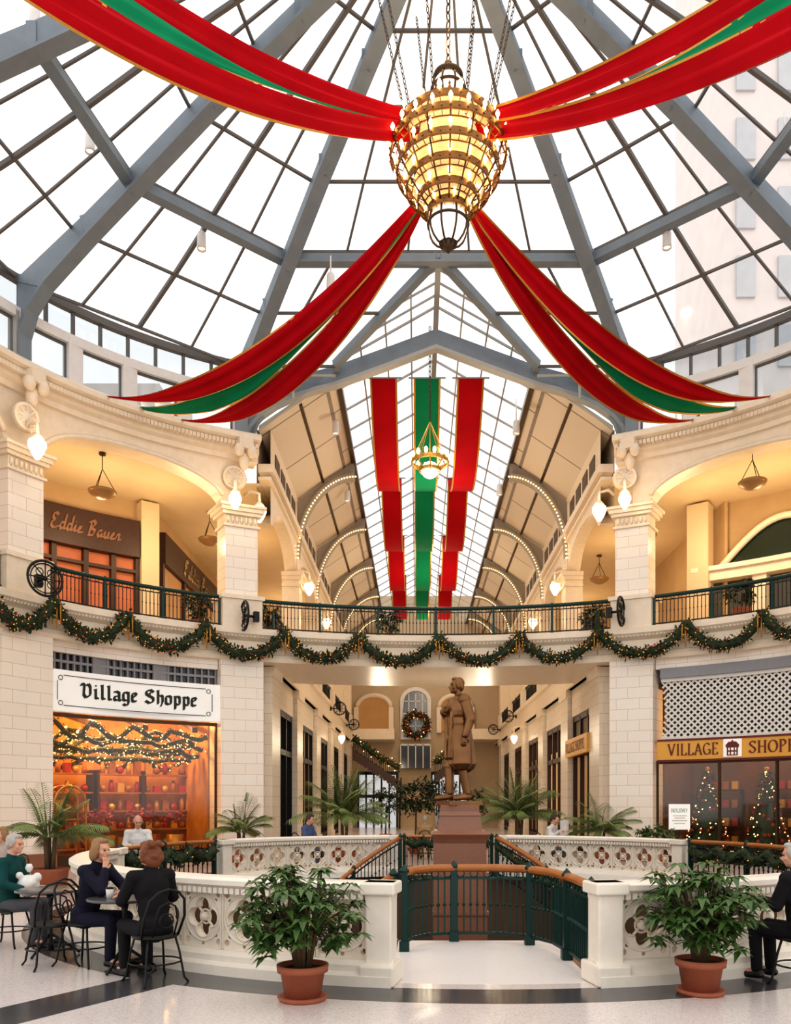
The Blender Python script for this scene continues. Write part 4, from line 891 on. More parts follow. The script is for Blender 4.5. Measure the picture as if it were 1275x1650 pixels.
# ------------------------------------------------------------------ drapes
def ribbon(cen,wid,cross,fold=.07,nf=2.0,nw=9):
    vs=[];n=len(cen)
    for i in range(n):
        d=(cen[min(i+1,n-1)]-cen[max(0,i-1)]).normalized(); c=(cross[i]-d*cross[i].dot(d)).normalized(); nn=d.cross(c)
        for j in range(nw):
            u=j/(nw-1)-.5; vs.append(cen[i]+c*(u*wid[i])+nn*(fold*sin(u*2*pi*nf+i*.1)*wid[i]))
    return vs,[(i*nw+j,i*nw+j+1,(i+1)*nw+j+1,(i+1)*nw+j) for i in range(n-1) for j in range(nw-1)]
def drape(S,ends,qa,wf,label,vert,sp0):
    r=root('ceiling_drape',S,label,'drape'); S=Vector(S); n=40; b,c=qa
    names=(('red_strip',red),('green_strip',grn),('red_strip',red))
    cens=[]
    for k in range(3):
        Ek=Vector(ends[k]); cen=[]
        for i in range(n+1):
            t=i/n; p=S.lerp(Ek,t); zq=b*t+c*t*t; p.z=S.z+zq+(Ek.z-S.z-(b+c))*t; p+=Vector(sp0)*(1-k)*(1-t); cen.append(p)
        cens.append(cen)
    for k in range(3):
        cross=[]
        for i in range(n+1):
            t=i/n; v=cens[0][i]-cens[2][i]; v=(v.normalized()*(1-vert)+Vector((0,0,1))*vert); cross.append(v)
        wid=[wf(i/n,k) for i in range(n+1)]
        vs,fs=ribbon(cens[k],wid,cross,.1 if k!=1 else .05); m=MB(); m.add(vs,fs,True); o=mk(names[k][0],m,names[k][1],r)
        for j,sg in ((0,-1),(8,1)):
            ed=[Vector(vs[i*9+j]) for i in range(n+1)]
            m=MB()
            inner=[ed[i]+(Vector(vs[i*9+j-sg])-ed[i]).normalized()*min(.035,wid[i]*.12) for i in range(n+1)]
            ofs=Vector((0,0,-.012))
            pts=[]
            for a,b_ in zip(ed,inner): pts+=[a+ofs+(a-b_)*.2,b_+ofs]
            m.add(pts,[(i*2,i*2+1,i*2+3,i*2+2) for i in range(n)],True); mk('gold_edging',m,gold,o)
def ss(t,a,b): x=max(0,min(1,(t-a)/(b-a))); return x*x*(3-2*x)
def wback(t,k):
    w_=.24+.32*sin(pi*min(1,t*1.1))
    if k==1: w_=.06+.46*ss(t,.3,.6)
    return max(.06,w_*(1 if t<.7 else max(.15,1-(t-.7)/.3*.88)))
def wfront(t,k):
    if k==1: return .05+.75*ss(t,.25,.7)
    return .38+.8*t
for sd in (-1,1):
    n_=SN[sd]
    def mir(p): return (CX+sd*(CX-p[0]) if sd>0 else p[0],p[1],p[2])
    tt=[t_of_px(p,-.35) for p in (163,218,285)]
    ends=[mir(E(t,-.3)+(12.98,)) for t in tt]
    drape(mir((.05,17.7,14.85)),ends,(-7.9,5.8),wback,f'red and green fabric drape from chandelier to {n_} rear cornice',.35,(0,0,.1))
    ends=[mir((-8.6,12.0,17.4)),mir((-8.2,11.4,16.0)),mir((-7.6,10.8,14.6))]
    drape(mir((.0,16.9,15.95)),ends,(-3.9,3.5),wfront,f'red and green fabric drape from chandelier toward camera on {n_}',.6,(0,0,.12))
YB=[26.0,34.0,41.3,48.4,55.5]
for x0,mt,cn in ((-1.08,red,'left red'),(.33,grn,'centre green'),(1.74,red,'right red')):
    r=root('ceiling_banner',(x0,26,13.5),f'long {cn} banner swagged beneath corridor skylight','banner')
    cen=[]
    for a,b in zip(YB,YB[1:]):
        for i in range(16): u=i/16; cen.append(Vector((x0,a+(b-a)*u,15.45-1.75*4*u*(1-u))))
    vs=[];hw=.44
    for p in cen: vs+=[p+Vector((-hw,0,0)),p+Vector((hw,0,0))]
    n=len(cen); m=MB(); m.add(vs,[(i*2,i*2+1,i*2+3,i*2+2) for i in range(n-1)],True); o=mk('cloth',m,mt,r)
    for sg in (-1,1):
        m=MB(); q=[]
        for p in cen: q+=[p+Vector((sg*hw,0,-.012)),p+Vector((sg*(hw-.06),0,-.012))]
        m.add(q,[(i*2,i*2+1,i*2+3,i*2+2) for i in range(n-1)]); mk('gold_edging',m,gold,o)
    for y in YB: mk('hanging_bar',MB().bar((x0-.6,y,15.47),(x0+.6,y,15.47),.04),steel,r)
# ------------------------------------------------------------------ people
def remesh(name,mb,vox,mt,parent,extra=None,it=3,label=None):
    me=bpy.data.meshes.new('t'); me.from_pydata(mb.v,[],mb.f); o=bpy.data.objects.new('t',me); COL.objects.link(o)
    md=o.modifiers.new('r','REMESH'); md.mode='VOXEL'; md.voxel_size=vox
    s=o.modifiers.new('s','SMOOTH'); s.iterations=it; s.factor=.5
    bpy.context.view_layer.update()
    m2=bpy.data.meshes.new_from_object(o.evaluated_get(bpy.context.evaluated_depsgraph_get())); bpy.data.objects.remove(o)
    out=MB(); out.add([tuple(v.co) for v in m2.vertices],[tuple(p.vertices) for p in m2.polygons],True)
    if extra and extra.v: out.add(extra.v,extra.f,True)
    return mk(name,out,mt,parent,label)
V=Vector
def hand(mb,ex,w,d,nrm,side,curl=.5):
    d=V(d).normalized(); nrm=(V(nrm)-d*V(nrm).dot(d)).normalized(); lat=d.cross(nrm)*side; w=V(w)
    for i in range(4):
        kx=w+d*.088+lat*((i-1.5)*.021); mb.cap(w+d*.015+lat*((i-1.5)*.012),kx,.016,.0135,8)
        q=kx; dd=d.copy()
        pts=[q-d*.01]; rs=[.0105]
        for s in range(3):
            a=curl*(s+.6)*.55; dd=(d*cos(a)+nrm*sin(a)); q=q+dd*((.072,.08,.075,.058)[i]*(.45,.32,.23)[s]); pts.append(q); rs.append((.0095,.0085,.006)[s])
        ex.tube(pts,rs,7)
    b=w+d*.025-lat*.028; p1=b+(d*.6-lat*.75+nrm*.25).normalized()*.045; p2=p1+(d*.8-lat*.35+nrm*.4).normalized()*.035
    mb.cap(w+d*.01,b,.016,.016,8); ex.tube([b-d*.01,b,p1,p2],[.014,.0145,.011,.007],7)
def sit(lean=.05,**kw):
    J=dict(hip=(0,0,.52),waist=(0,lean*.3,.72),chest=(0,lean*.7,.9),neck=(0,lean,1.08),head=(0,lean+.05,1.25),yaw=0,pitch=0,
      sho=[(-.18,lean*.9,1.03),(.18,lean*.9,1.03)],elb=[(-.24,lean+.08,.78),(.24,lean+.08,.78)],wri=[(-.14,lean+.3,.8),(.14,lean+.3,.8)],hd=[(.3,1,0),(-.3,1,0)],hn=[(0,0,-1),(0,0,-1)],curl=.6,
      hj=[(-.1,.02,.5),(.1,.02,.5)],knee=[(-.12,.44,.52),(.12,.44,.52)],ank=[(-.12,.42,.09),(.12,.42,.09)],toe=[(-.13,.6,.04),(.13,.6,.04)])
    J.update(kw); return J
def stand(**kw):
    J=dict(hip=(0,0,.95),waist=(0,.01,1.1),chest=(0,.02,1.28),neck=(0,0,1.47),head=(0,.04,1.63),yaw=0,pitch=0,
      sho=[(-.19,0,1.42),(.19,0,1.42)],elb=[(-.25,-.03,1.13),(.25,-.03,1.13)],wri=[(-.24,.08,.9),(.24,.08,.9)],hd=[(0,.2,-1),(0,.2,-1)],hn=[(1,0,0),(-1,0,0)],curl=.6,
      hj=[(-.09,0,.92),(.09,0,.92)],knee=[(-.1,.03,.5),(.1,.03,.5)],ank=[(-.1,-.01,.09),(.1,-.01,.09)],toe=[(-.12,.17,.035),(.12,.17,.035)])
    J.update(kw); return J
def person(label,loc,rz,J,top,bot,hair,style='short',vox=.013,s=1.0,name='person',cat='person',mats=None,coat=0,bulk=0):
    r=root(name,(0,0,0),label,cat); sk,tp,bt,hr,sh,ey=mats or (skin,CL[top],CL[bot],hairs[hair],shoem,eyem)
    b=MB(); ex=MB(); H=V(J['head']); M=Matrix.Rotation(J['yaw'],3,'Z')@Matrix.Rotation(J['pitch'],3,'X')
    def h(x,y,z): return H+M@V((x,y,z))
    b.ell(J['hip'],(.16,.12,.12)); b.ell(J['waist'],(.14,.1,.16)); b.ell(J['chest'],(.165,.11,.19)); b.cap(J['sho'][0],J['sho'][1],.06,.06); b.cap(J['hip'],J['chest'],.12,.12)
    b.cap(J['neck'],h(0,-.02,-.06),.06,.05)
    b.ell(h(0,-.012,.028),(.074,.095,.095),14,10,M); b.ell(h(0,.03,-.05),(.056,.06,.062),12,8,M); b.ell(h(0,.06,-.088),(.03,.03,.025),10,6,M)
    b.cap(h(0,.084,.012),h(0,.108,-.026),.011,.017,8); b.ell(h(0,.085,-.058),(.026,.014,.01),8,5,M); b.ell(h(0,.077,.03),(.055,.02,.014),10,5,M)
    for q in (-1,1): b.ell(h(q*.076,-.005,-.005),(.012,.024,.036),8,6,M); b.ell(h(q*.042,.06,-.025),(.026,.024,.022),8,6,M)
    for i in (0,1):
        q=(-1,1)[i]
        b.cap(J['sho'][i],J['elb'][i],.05,.042); b.cap(J['elb'][i],J['wri'][i],.042,.028); hand(b,ex,J['wri'][i],J['hd'][i],J['hn'][i],q,J['curl'])
        b.cap(J['hj'][i],J['knee'][i],.085,.058); b.cap(J['knee'][i],J['ank'][i],.056,.036); b.cap(J['ank'][i],J['toe'][i],.04,.03)
    bd=remesh('body',b,vox,sk,r,ex)
    for q in (-1,1): mk('eye',MB().ell(h(q*.032,.083,.008),(.013,.008,.008),8,6,M),ey,bd)
    t=MB(); u=bulk
    t.ell(V(J['hip'])+V((0,0,.04)),(.18+u,.14+u,.12)); t.ell(J['waist'],(.165+u,.125+u,.18)); t.ell(J['chest'],(.185+u,.13+u,.2)); t.cap(J['sho'][0],J['sho'][1],.078+u*.5,.078+u*.5); t.cap(J['hip'],J['chest'],.14+u,.14+u); t.cap(J['neck'],V(J['neck'])+V((0,0,.015)),.072,.066)
    for i in (0,1): t.cap(J['sho'][i],J['elb'][i],.072+u*.5,.062+u*.5); t.cap(J['elb'][i],V(J['elb'][i]).lerp(V(J['wri'][i]),.92),.062+u*.5,.046+u*.3)
    if coat:
        z0=J['hip'][2]
        for q in (-1,1): t.cap((q*.07,0,z0),(q*.09,0,z0-coat),.12+u,.125+u*1.3)
        t.cap((0,-.05,z0),(0,-.1,z0-coat),.12+u,.13+u*1.5)
        for q in (-1,1):
            t.cap((q*.05,.12+u,1.38),(q*.1,.13+u,1.1),.02,.03); t.cap((q*.1,.13+u,1.1),(q*.06,.14+u,z0-coat+.05),.03,.04)
    remesh('coat' if coat else 'top',t,vox,tp,r,it=2 if coat else 3)
    l=MB(); l.ell(V(J['hip'])-V((0,0,.01)),(.175,.15,.12))
    for i in (0,1): l.cap(J['hj'][i],J['knee'][i],.1,.076); l.cap(J['knee'][i],V(J['ank'][i])+V((0,0,.03)),.074,.06)
    remesh('trousers',l,vox,bt,r)
    for i in (0,1):
        f=MB(); a=V(J['ank'][i]);o_=V(J['toe'][i]); f.cap(a-V((0,0,.035)),o_,.047,.04); f.cap(a-V((0,0,.045))+(a-o_).normalized()*.04,a-V((0,0,.03)),.042,.048); f.cap(a,a+V((0,0,.02)),.048,.046); remesh('shoe',f,.012,sh,r)
    g=MB()
    if style=='bald':
        g.ell(h(0,-.05,.0),(.082,.065,.06),12,8,M)
        for q in (-1,1): g.ell(h(q*.074,-.03,.01),(.014,.045,.035),8,6,M)
    else:
        g.ell(h(0,-.03,.05),(.082,.09,.085),14,10,M); g.ell(h(0,-.055,.0),(.08,.062,.08),12,8,M); g.ell(h(0,.03,.1),(.06,.045,.03),12,8,M)
        for q in (-1,1): g.ell(h(q*.07,.0,.03),(.018,.045,.05),8,6,M)
    if style=='bob':
        for q in (-1,1): g.ell(h(q*.078,-.02,-.03),(.03,.06,.09),10,8,M)
        g.ell(h(0,-.075,-.05),(.085,.05,.1),12,8,M)
    if style=='full':
        for k in range(26):
            a=R(0,2*pi); zz=R(-.1,.12); g.ell(h(.085*cos(a),-.035+.08*min(.45,sin(a)) if sin(a)>0 else -.035+.085*sin(a),zz),R(.03,.045),8,6)
        g.ell(h(0,-.06,-.06),(.1,.07,.1),12,8,M)
    remesh('hair',g,.011,hr,r,it=2)
    r.location=loc; r.rotation_euler=(0,0,rz); r.scale=(s,s,s)
    return r
def face(dx,dy): return math.atan2(-dx,dy)
def chair(label):
    r=root('cafe_chair',(0,0,0),label,'chair'); m=MB(); m.lathe([(0,.44),(.19,.44),(.21,.455),(.2,.47),(0,.465)],(0,0,0),20); m.hoop((0,0,.45),.205,.016,24); mk('seat',m,black,r)
    for a,b in ((1,1),(-1,1),(1,-1),(-1,-1)): mk('leg',MB().tube([(a*.14,b*.14,.45),(a*.17,b*.17,.3),(a*.2,b*.21,.05),(a*.23,b*.24,.0)],.012,6),black,r)
    mk('stretcher',MB().hoop((0,0,.2),.25,.009,20,None,5),black,r)
    m=MB(); m.tube([(-.19,-.1,.45),(-.21,-.2,.65),(-.18,-.25,.82),(-.1,-.275,.9),(0,-.28,.925),(.1,-.275,.9),(.18,-.25,.82),(.21,-.2,.65),(.19,-.1,.45)],.013,6)
    m.tube([(-.11,-.17,.46),(-.12,-.23,.62),(-.08,-.26,.76),(0,-.27,.8),(.08,-.26,.76),(.12,-.23,.62),(.11,-.17,.46)],.009,6)
    m.hoop((0,-.24,.62),.07,.008,14,RX,5); mk('backrest',m,black,r); return r
ch0=chair('x')
tabm=mat('grey_table',(.09,.085,.085),.25,sc_=9)
def cafe_table(label):
    r=root('cafe_table',(0,0,0),label,'table'); m=MB(); m.lathe([(0,.735),(.36,.735),(.38,.74),(.38,.76),(.36,.765),(0,.765)],(0,0,0),28); mk('tabletop',m,tabm,r)
    mk('column',MB().lathe([(.05,.05),(.03,.15),(.025,.6),(.05,.72)],(0,0,0),10),black,r)
    for q in range(3): a=q*2.094+.3; mk('leg',MB().tube([(0,0,.25),(.15*cos(a),.15*sin(a),.14),(.32*cos(a),.32*sin(a),.015)],.016,6),black,r)
    return r
tb0=cafe_table('x')
def place(src,first,loc,rz,label):
    if first: src.location=loc; src.rotation_euler=(0,0,rz); src['label']=label; return src
    return dup(src,loc,rz,label)
CHG=[]
def seat(loc,rz,label,s=1.0):
    o=place(ch0,not CHG,loc,rz,label); o.scale=(s,s,s); CHG.append(o)
place(tb0,True,(-3.08,8.5,0),0,'round cafe table between the two women at left foreground')
A_=(-2.58,7.95,0); a=face(-.7,.72)
person('person seated with back to camera, auburn hair, black vest over dark clothes',A_,a,sit(.1,yaw=.35,pitch=-.08,elb=[(-.27,.16,.8),(.27,.16,.8)],wri=[(-.16,.4,.82),(.12,.42,.82)]),'black','black','red','full')
seat((A_[0],A_[1],0),a,'black wire cafe chair under auburn haired person in left foreground')
B_=(-3.62,8.8,0); a=face(.93,-.3)
person('person seated facing right with hand at chin, navy top, light brown hair',B_,a,sit(.16,yaw=-.1,pitch=-.12,elb=[(-.2,.36,.83),(.2,.38,.83)],wri=[(-.05,.44,.81),(.09,.33,1.05)],hd=[(1,.4,0),(-.4,-.1,1)],hn=[(0,0,-1),(-.3,-1,0)],curl=1.0),'navy','navy','blond','bob')
seat((B_[0],B_[1],0),a,'black wire cafe chair under navy dressed person at left')
C_=(-5.95,17.2,0); a=face(.35,-1)
person('person in white shirt, balding, bent over table beyond left railing',C_,a,sit(.14,pitch=-.4,yaw=.1,head=(0,.22,1.25)),'white','grey','grey','bald',s=1.1)
seat(C_,a,'black cafe chair under the white shirted person beyond left railing',1.1); place(tb0,False,(-5.72,16.5,0),0,'cafe table before the white shirted person on left')
D_=(-2.9,20.8,0); a=face(1,-.4); person('person in blue reading beyond the far left balustrade',D_,a,sit(.1,pitch=-.3),'blue','grey','dark','short',.018,s=1.08); seat(D_,a,'black cafe chair under person in blue, far side',1.08)
E_=(3.4,20.8,0); a=face(.9,-.5); person('person in white shirt holding newspaper beyond far right balustrade',E_,a,sit(.1,pitch=-.3,elb=[(-.24,.14,.82),(.24,.14,.82)],wri=[(-.2,.36,.98),(.2,.36,.98)]),'white','grey','dark','short',.018,s=1.08); seat(E_,a,'black cafe chair under newspaper reader, far right side',1.08)
m=MB(); p=V(E_); pts=[]
for x,y in ((-.33,.42),(0,.47),(.33,.42)): c,s_=cos(a),sin(a); pts.append((p.x+x*c-y*s_,p.y+x*s_+y*c))
m.add([(x,y,z) for z in (.95,1.33) for x,y in pts],[(0,1,4,3),(1,2,5,4)])
tag(mk('newspaper',m,CL['white']),'open newspaper held by white shirted reader on right','newspaper')
F_=(.25,25.2,0); person('person in tan coat seated with back turned at corridor mouth',F_,0,sit(.02),'tan','tan','grey','short',.02); seat(F_,0,'black cafe chair under tan coated person at corridor mouth')
G_=(-5.05,9.95,0); a=face(1,-.1); person('person in dark teal coat seated at far left edge holding white bundle',G_,a,sit(.05,pitch=-.1,elb=[(-.25,.1,.78),(.25,.1,.78)],wri=[(-.17,.3,.72),(.17,.3,.72)]),'teal','grey','grey','short'); seat(G_,a,'black wire cafe chair under teal coated person at left edge')
place(tb0,False,(-4.25,9.35,0),0,'cafe table beside teal coated person at left edge'); seat((-3.95,8.7,0),face(-.5,.6),'empty black wire cafe chair at left edge table')
c=V((-4.78,9.92,.74)); r=root('plastic_bag',(c.x,c.y,.6),'crumpled white plastic bag on lap of teal coated person','bag'); m=MB(); m.ell(c,(.13,.15,.14),12,8)
for k in range(12): a=R(0,2*pi); zz=R(-.08,.14); m.ell(c+V((.1*cos(a),.12*sin(a),zz)),R(.045,.07),8,6)
remesh('bag_body',m,.014,paperw,r,it=1); mk('knot',MB().lathe([(.02,.0),(.05,.05),(.03,.1),(0,.1)],c+V((.01,0,.17)),8),paperw,r)
H_=(3.72,7.75,0); a=face(-.55,.8); person('person in dark suit with grey hair seated at right edge',H_,a,sit(.06,yaw=.3,pitch=-.15),'black','black','grey','short',bulk=.02); seat(H_,a,'black wire cafe chair under dark suited person at right edge')
I_=(-7.9,14.6,0); person('person standing in maroon coat behind tables at far left',I_,face(1,-.3),stand(),'maroon','grey','dark','short',.018,s=.98,coat=.42)
J2=(-6.6,13.0,0); a=face(-.6,-1); person('person in pale jacket seated behind teal coated person',J2,a,sit(.05,pitch=-.2),'pale','grey','blond','bob',.016); seat(J2,a,'black cafe chair under pale jacketed person at left')
for i,(x,y) in enumerate(((-3.2,8.4),(-2.98,8.65))):
    r=root('paper_cup',(x,y,.765),f'small paper cup on left foreground table, {("nearer","farther")[i]}','cup'); mk('cup',MB().lathe([(0,0),(.03,0),(.04,.1),(.037,.1),(.028,.01)],(x,y,.765),12),paperw,r); mk('lid',MB().lathe([(.042,.1),(.042,.115),(0,.118)],(x,y,.765),12),black,r)
mats=(bronze,bronze,bronze,bronze,bronze,bronze)
r_=person('bronze statue of standing frock coated man on tall pedestal',(.72,13.8,1.8),face(-1,-.38),stand(yaw=-.05,pitch=.05,elb=[(-.27,-.06,1.14),(.28,.02,1.16)],wri=[(-.25,.02,.9),(.05,.23,1.27)],hd=[(0,.1,-1),(-1,.15,.25)],hn=[(1,0,0),(0,-1,0)],curl=.9,ank=[(-.09,-.08,.09),(.1,.1,.09)],toe=[(-.11,.1,.035),(.14,.28,.035)],knee=[(-.09,.0,.5),(.1,.1,.5)]),'black','black','grey','short',.011,1.2,'bronze_statue','statue',mats,.38,.03)
o=mk('plinth',MB().box((0,0,-.03),(.5,.5,.06)),bronze); o.parent=r_; o.location=(0,0,-.06)
r=root('statue_pedestal',(.72,13.8,-4.5),'tall reddish brown granite pedestal beneath bronze statue','pedestal')
def sq(m,w0,z0,w1,z1):
    vs=[(.72+sx*w/2,13.8+sy*w/2,z) for w,z in ((w0,z0),(w1,z1)) for sx,sy in ((-1,-1),(1,-1),(1,1),(-1,1))]; m.add(vs,[(0,3,2,1),(4,5,6,7)]+[(i,(i+1)%4,4+(i+1)%4,4+i) for i in range(4)])
m=MB(); sq(m,.64,1.62,.64,1.73); sq(m,.7,1.55,.64,1.62); mk('cap',m,granite,r)
m=MB(); sq(m,.76,1.28,.66,1.56); mk('upper_block',m,granite,r)
m=MB(); sq(m,.9,1.16,.98,1.24); sq(m,.98,1.24,.82,1.3); sq(m,.84,1.08,.9,1.16); mk('cornice',m,granite,r)
m=MB(); sq(m,.98,-3.6,.86,1.09)
for z in (.55,-.1): sq(m,.94,z,.94,z+.06)
mk('shaft',m,granite,r); m=MB(); sq(m,1.5,-4.5,1.5,-3.9); sq(m,1.3,-3.9,1.02,-3.6); mk('base',m,granite,r)
# ------------------------------------------------------------------ plants
def leaflet(m,p,d,L,wd,droop=.25):
    d=d.normalized(); s=d.cross(V((0,0,1)))
    if s.length<.05: s=V((1,0,0))
    s=s.normalized()*wd
    a=p+d*L*.4-V((0,0,droop*L*.1)); b=p+d*L-V((0,0,droop*L)); up=V((0,0,wd*.3))
    m.add([p,a+s+up,b,a-s+up,a],[(0,4,1),(4,2,1),(0,3,4),(4,3,2)])
def umbrella_plant(loc,hr,hz,zc,label,n,potr=.215,poth=.32):
    r=root('potted_plant',loc,label,'potted plant'); L=V(loc)
    m=MB(); m.lathe([(0,.0),(potr*.72,0),(potr*.92,poth*.8),(potr*1.05,poth*.8),(potr*1.08,poth),(potr*.95,poth),(potr*.9,poth*.86),(0,poth*.86)],L,22); mk('pot',m,terra,r)
    mk('saucer',MB().lathe([(0,0),(potr*.95,0),(potr*1.05,.04),(potr*.9,.04),(0,.02)],L,22),terra,r)
    mk('soil',MB().lathe([(potr*.88,poth*.88),(0,poth*.9)],L,16),soil,r)
    m=MB(); st_=MB()
    for i in range(n):
        a=R(0,2*pi); el=math.asin(R(-.8,1)); f=R(.25,1.2)**.6; c=L+V((hr*f*cos(el)*cos(a),hr*f*cos(el)*sin(a),zc+hz*f*sin(el)))
        if i%2==0: st_.tube([L+V((.06*cos(a),.06*sin(a),poth*.8)),L+V((hr*.25*cos(a),hr*.25*sin(a),zc-hz*.3)),c],[.014,.011,.006],5)
        nl=random.randint(6,8); tl=R(-.3,.3)
        for q in range(nl): b=2*pi*q/nl+a; leaflet(m,c,V((cos(b),sin(b),R(-.3,.25)+tl*cos(b))),R(.1,.18),R(.025,.037),R(.2,.5))
    mk('stems',st_,trunk,r); mk('foliage',m,leaf,r)
umbrella_plant((-1.02,7.2,0),.51,.41,.76,'bushy umbrella plant in terracotta pot left of front landing',165)
umbrella_plant((2.62,7.45,0),.49,.43,.8,'bushy umbrella plant in terracotta pot right of front landing',165)
def palm(loc,h,n,L,label,name='potted_palm',e0=15):
    r=root(name,loc,label,'palm'); c=V(loc)
    mk('planter',MB().lathe([(0,0),(.28,0),(.34,.45),(.36,.5),(.31,.5),(.3,.44),(0,.44)],c,18),terra,r)
    m=MB()
    for q in range(3): a=q*2.1; m.tube([c+V((.05*cos(a),.05*sin(a),.4)),c+V((.1*cos(a),.1*sin(a),h))],[.05,.035],7)
    mk('trunk',m,trunk,r); m=MB()
    for i in range(n):
        a=2*pi*i/n*2.4+R(-.2,.2); el=rad(R(e0,88)); d=V((cos(a)*cos(el),sin(a)*cos(el),sin(el))); p=c+V((.1*cos(a),.1*sin(a),h)); pts=[p]; S=12; l=L*R(.75,1.1)
        for s in range(S): d=(d-V((0,0,.1))).normalized(); p=p+d*l/S; pts.append(p)
        m.tube(pts,[.016]*6+[.008]*7,4)
        for s in range(2,S+1):
            t=(pts[s]-pts[s-1]).normalized(); sd=t.cross(V((0,0,1)))
            if sd.length<.1: sd=V((1,0,0))
            sd.normalize()
            for k in (0,.5):
                o_=pts[s-1].lerp(pts[s],k); ll=l*.34*sin(pi*(s+k)/(S+2.0))+.05
                for q in (-1,1): leaflet(m,o_,(sd*q+t*.75-V((0,0,.15))),ll,.02,.35)
    mk('fronds',m,palmm,r)
palm((-7.1,15.6,0),1.1,24,1.05,'large palm at far left beside shop window')
palm((-4.9,22.4,0),.95,22,1.05,'small palm against pier left of corridor',e0=25); palm((-2.05,22.6,0),1.3,46,1.5,'full pale green palm left of statue',e0=30); palm((2.85,22.6,0),1.3,46,1.4,'full pale green palm right of statue',e0=30)
palm((5.1,22.4,0),.95,26,1.05,'feathery palm against pier right of corridor',e0=25)
def bush(loc,hr,hz,zc,label,n=90,mt=leafd):
    r=root('potted_bush',loc,label,'plant'); L=V(loc); mk('pot',MB().lathe([(0,0),(.2,0),(.26,.35),(.28,.4),(.24,.4),(0,.34)],L,16),terra,r)
    m=MB(); m.tube([L+V((0,0,.3)),L+V((.03,0,zc))],[.04,.025],6); mk('stem',m,trunk,r); m=MB()
    for i in range(n):
        d=V((R(-1,1),R(-1,1),R(-1,1))).normalized()*R(.4,1); c=L+V((hr*d.x,hr*d.y,zc+hz*d.z))
        for q in range(6): leaflet(m,c,V((R(-1,1),R(-1,1),R(-.4,1))),R(.14,.24),R(.03,.05),.3)
    mk('foliage',m,mt,r)
bush((6.4,21.6,0),.6,.35,.85,'low green bush right of far balustrade',80,leaf)
bush((-.05,28,0),.95,.75,2.0,'dark indoor tree standing behind the statue',220); bush((1.0,31,0),.85,.75,2.1,'second dark indoor tree farther behind statue',160); bush((-1.4,36,0),.7,.7,1.8,'third dark indoor tree deep in corridor, left',120); bush((2.6,36,0),.7,.7,1.8,'fourth dark indoor tree deep in corridor, right',120)
for i,(px,py,Y,nm) in enumerate(((318,985,25.2,'left gallery, near column'),(432,1000,26.8,'left end of bridge'),(628,1005,27.5,'middle of bridge, beyond rail'),(955,985,26.8,'right end of bridge'),(1195,965,23.6,'right gallery shop'))):
    p=P(px,py,Y); bush((p.x,p.y,7.06),.5,.45,.85,f'dark leafy potted plant on upper floor, {nm}',55)
# ------------------------------------------------------------------ shop contents
def polar(t,o,z): x,y=E(t,o); return V((x,y,z))
for i in range(8):
    o_=.55+.36*i; k0=R(0,6); k1=R(.5,1.1); z0=(3.98,3.75,3.5,3.9,3.3,3.7,3.55,3.2)[i]
    garland([polar(-61.2+26.4*q/28,o_,z0-.28*abs(sin(q*k1*.5+k0))-.12*sin(q*.9+k0)) for q in range(29)],.13,f'amber lit garland hanging inside left shop, {ORD[i]} from the glass',45,16,lights=13,redk=1.0,lsz=.13)
for i in range(4):
    t=-59+7.5*i; a=polar(t,.6,4.0); b=polar(t+3,3.9,4.6); tag(mk('timber_beam',MB().bar(a,b,.16),dwood),f'dark timber ceiling beam inside left shop, {ORD[i]} from left','beam')
    for q in range(3):
        c=polar(t+2+q*1.8,1.3+q*.8,4.75); r=root('ceiling_spot',c,f'small ceiling spot in left shop, row {ORD[i]}, {ORD[q]} back','spotlight','ceiling spots in the left shop'); mk('housing',MB().lathe([(.05,.0),(.08,.0),(.08,.3),(.03,.35),(.03,.5)],c,10),brass,r); mk('bulb',MB().ell(c,(.07,.07,.05),8,6),bulbm,r)
for i,(t,o_) in enumerate(((-57,2.9),(-50,2.9),(-43,2.9),(-37,2.9))):
    c=polar(t,o_,0); r=root('display_shelf',c,f'wooden display shelf in left shop, {ORD[i]} from left','shelf')
    for q in (-1,1): mk('side_panel',MB().box(c+V((q*.75*cos(rad(t)),-q*.75*sin(rad(t)),1.4)),(.06,.4,2.8),-rad(t)),dwood,r)
    for k in range(5): mk('shelf_board',MB().box(c+V((0,0,.35+.58*k)),(1.5,.4,.05),-rad(t)),wood,r)
    for k in range(5):
        for q in range(5):
            u=(q-2)*.28; b=c+V((u*cos(rad(t)),-u*sin(rad(t)),.375+.58*k)); hh=R(.2,.45); kind=(q+k+i)%3
            mt=(ambero,goldo,redo)[(q*2+k)%3]; nm=('jar','gift_box','ornament_ball')[kind]
            m=MB()
            if kind==0: m.lathe([(0,0),(.08,0),(.09,hh*.7),(.05,hh*.85),(.06,hh),(0,hh)],b,10)
            elif kind==1: m.box(b+V((0,0,hh/2)),(.2,.18,hh),-rad(t))
            else: m.ell(b+V((0,0,.12)),.12,10,8)
            tag(mk(nm,m,mt),f'{("amber","gold","red")[(q*2+k)%3]} {nm.replace("_"," ")} on left shop shelf {ORD[i]} from left, {ORD[k]} board up, {ORD[q]} along',nm.replace('_',' '),'goods on the left shop shelves')
c=polar(-54.8,1.0,0); r=root('luggage_cart',c,'brass arched luggage cart standing in left shop window','cart'); tx=V((cos(rad(-54.8)),-sin(rad(-54.8)),0)); ty=V((-tx.y,tx.x,0))
for s_ in (-.2,.2):
    m=MB(); b=c+ty*s_; m.tube([b-tx*.48+V((0,0,.25))]+[b+tx*(-.48*cos(pi*q/12))+V((0,0,1.75+.5*sin(pi*q/12))) for q in range(13)]+[b+tx*.48+V((0,0,.25))],.036,8); mk('arch_tube',m,brassp,r)
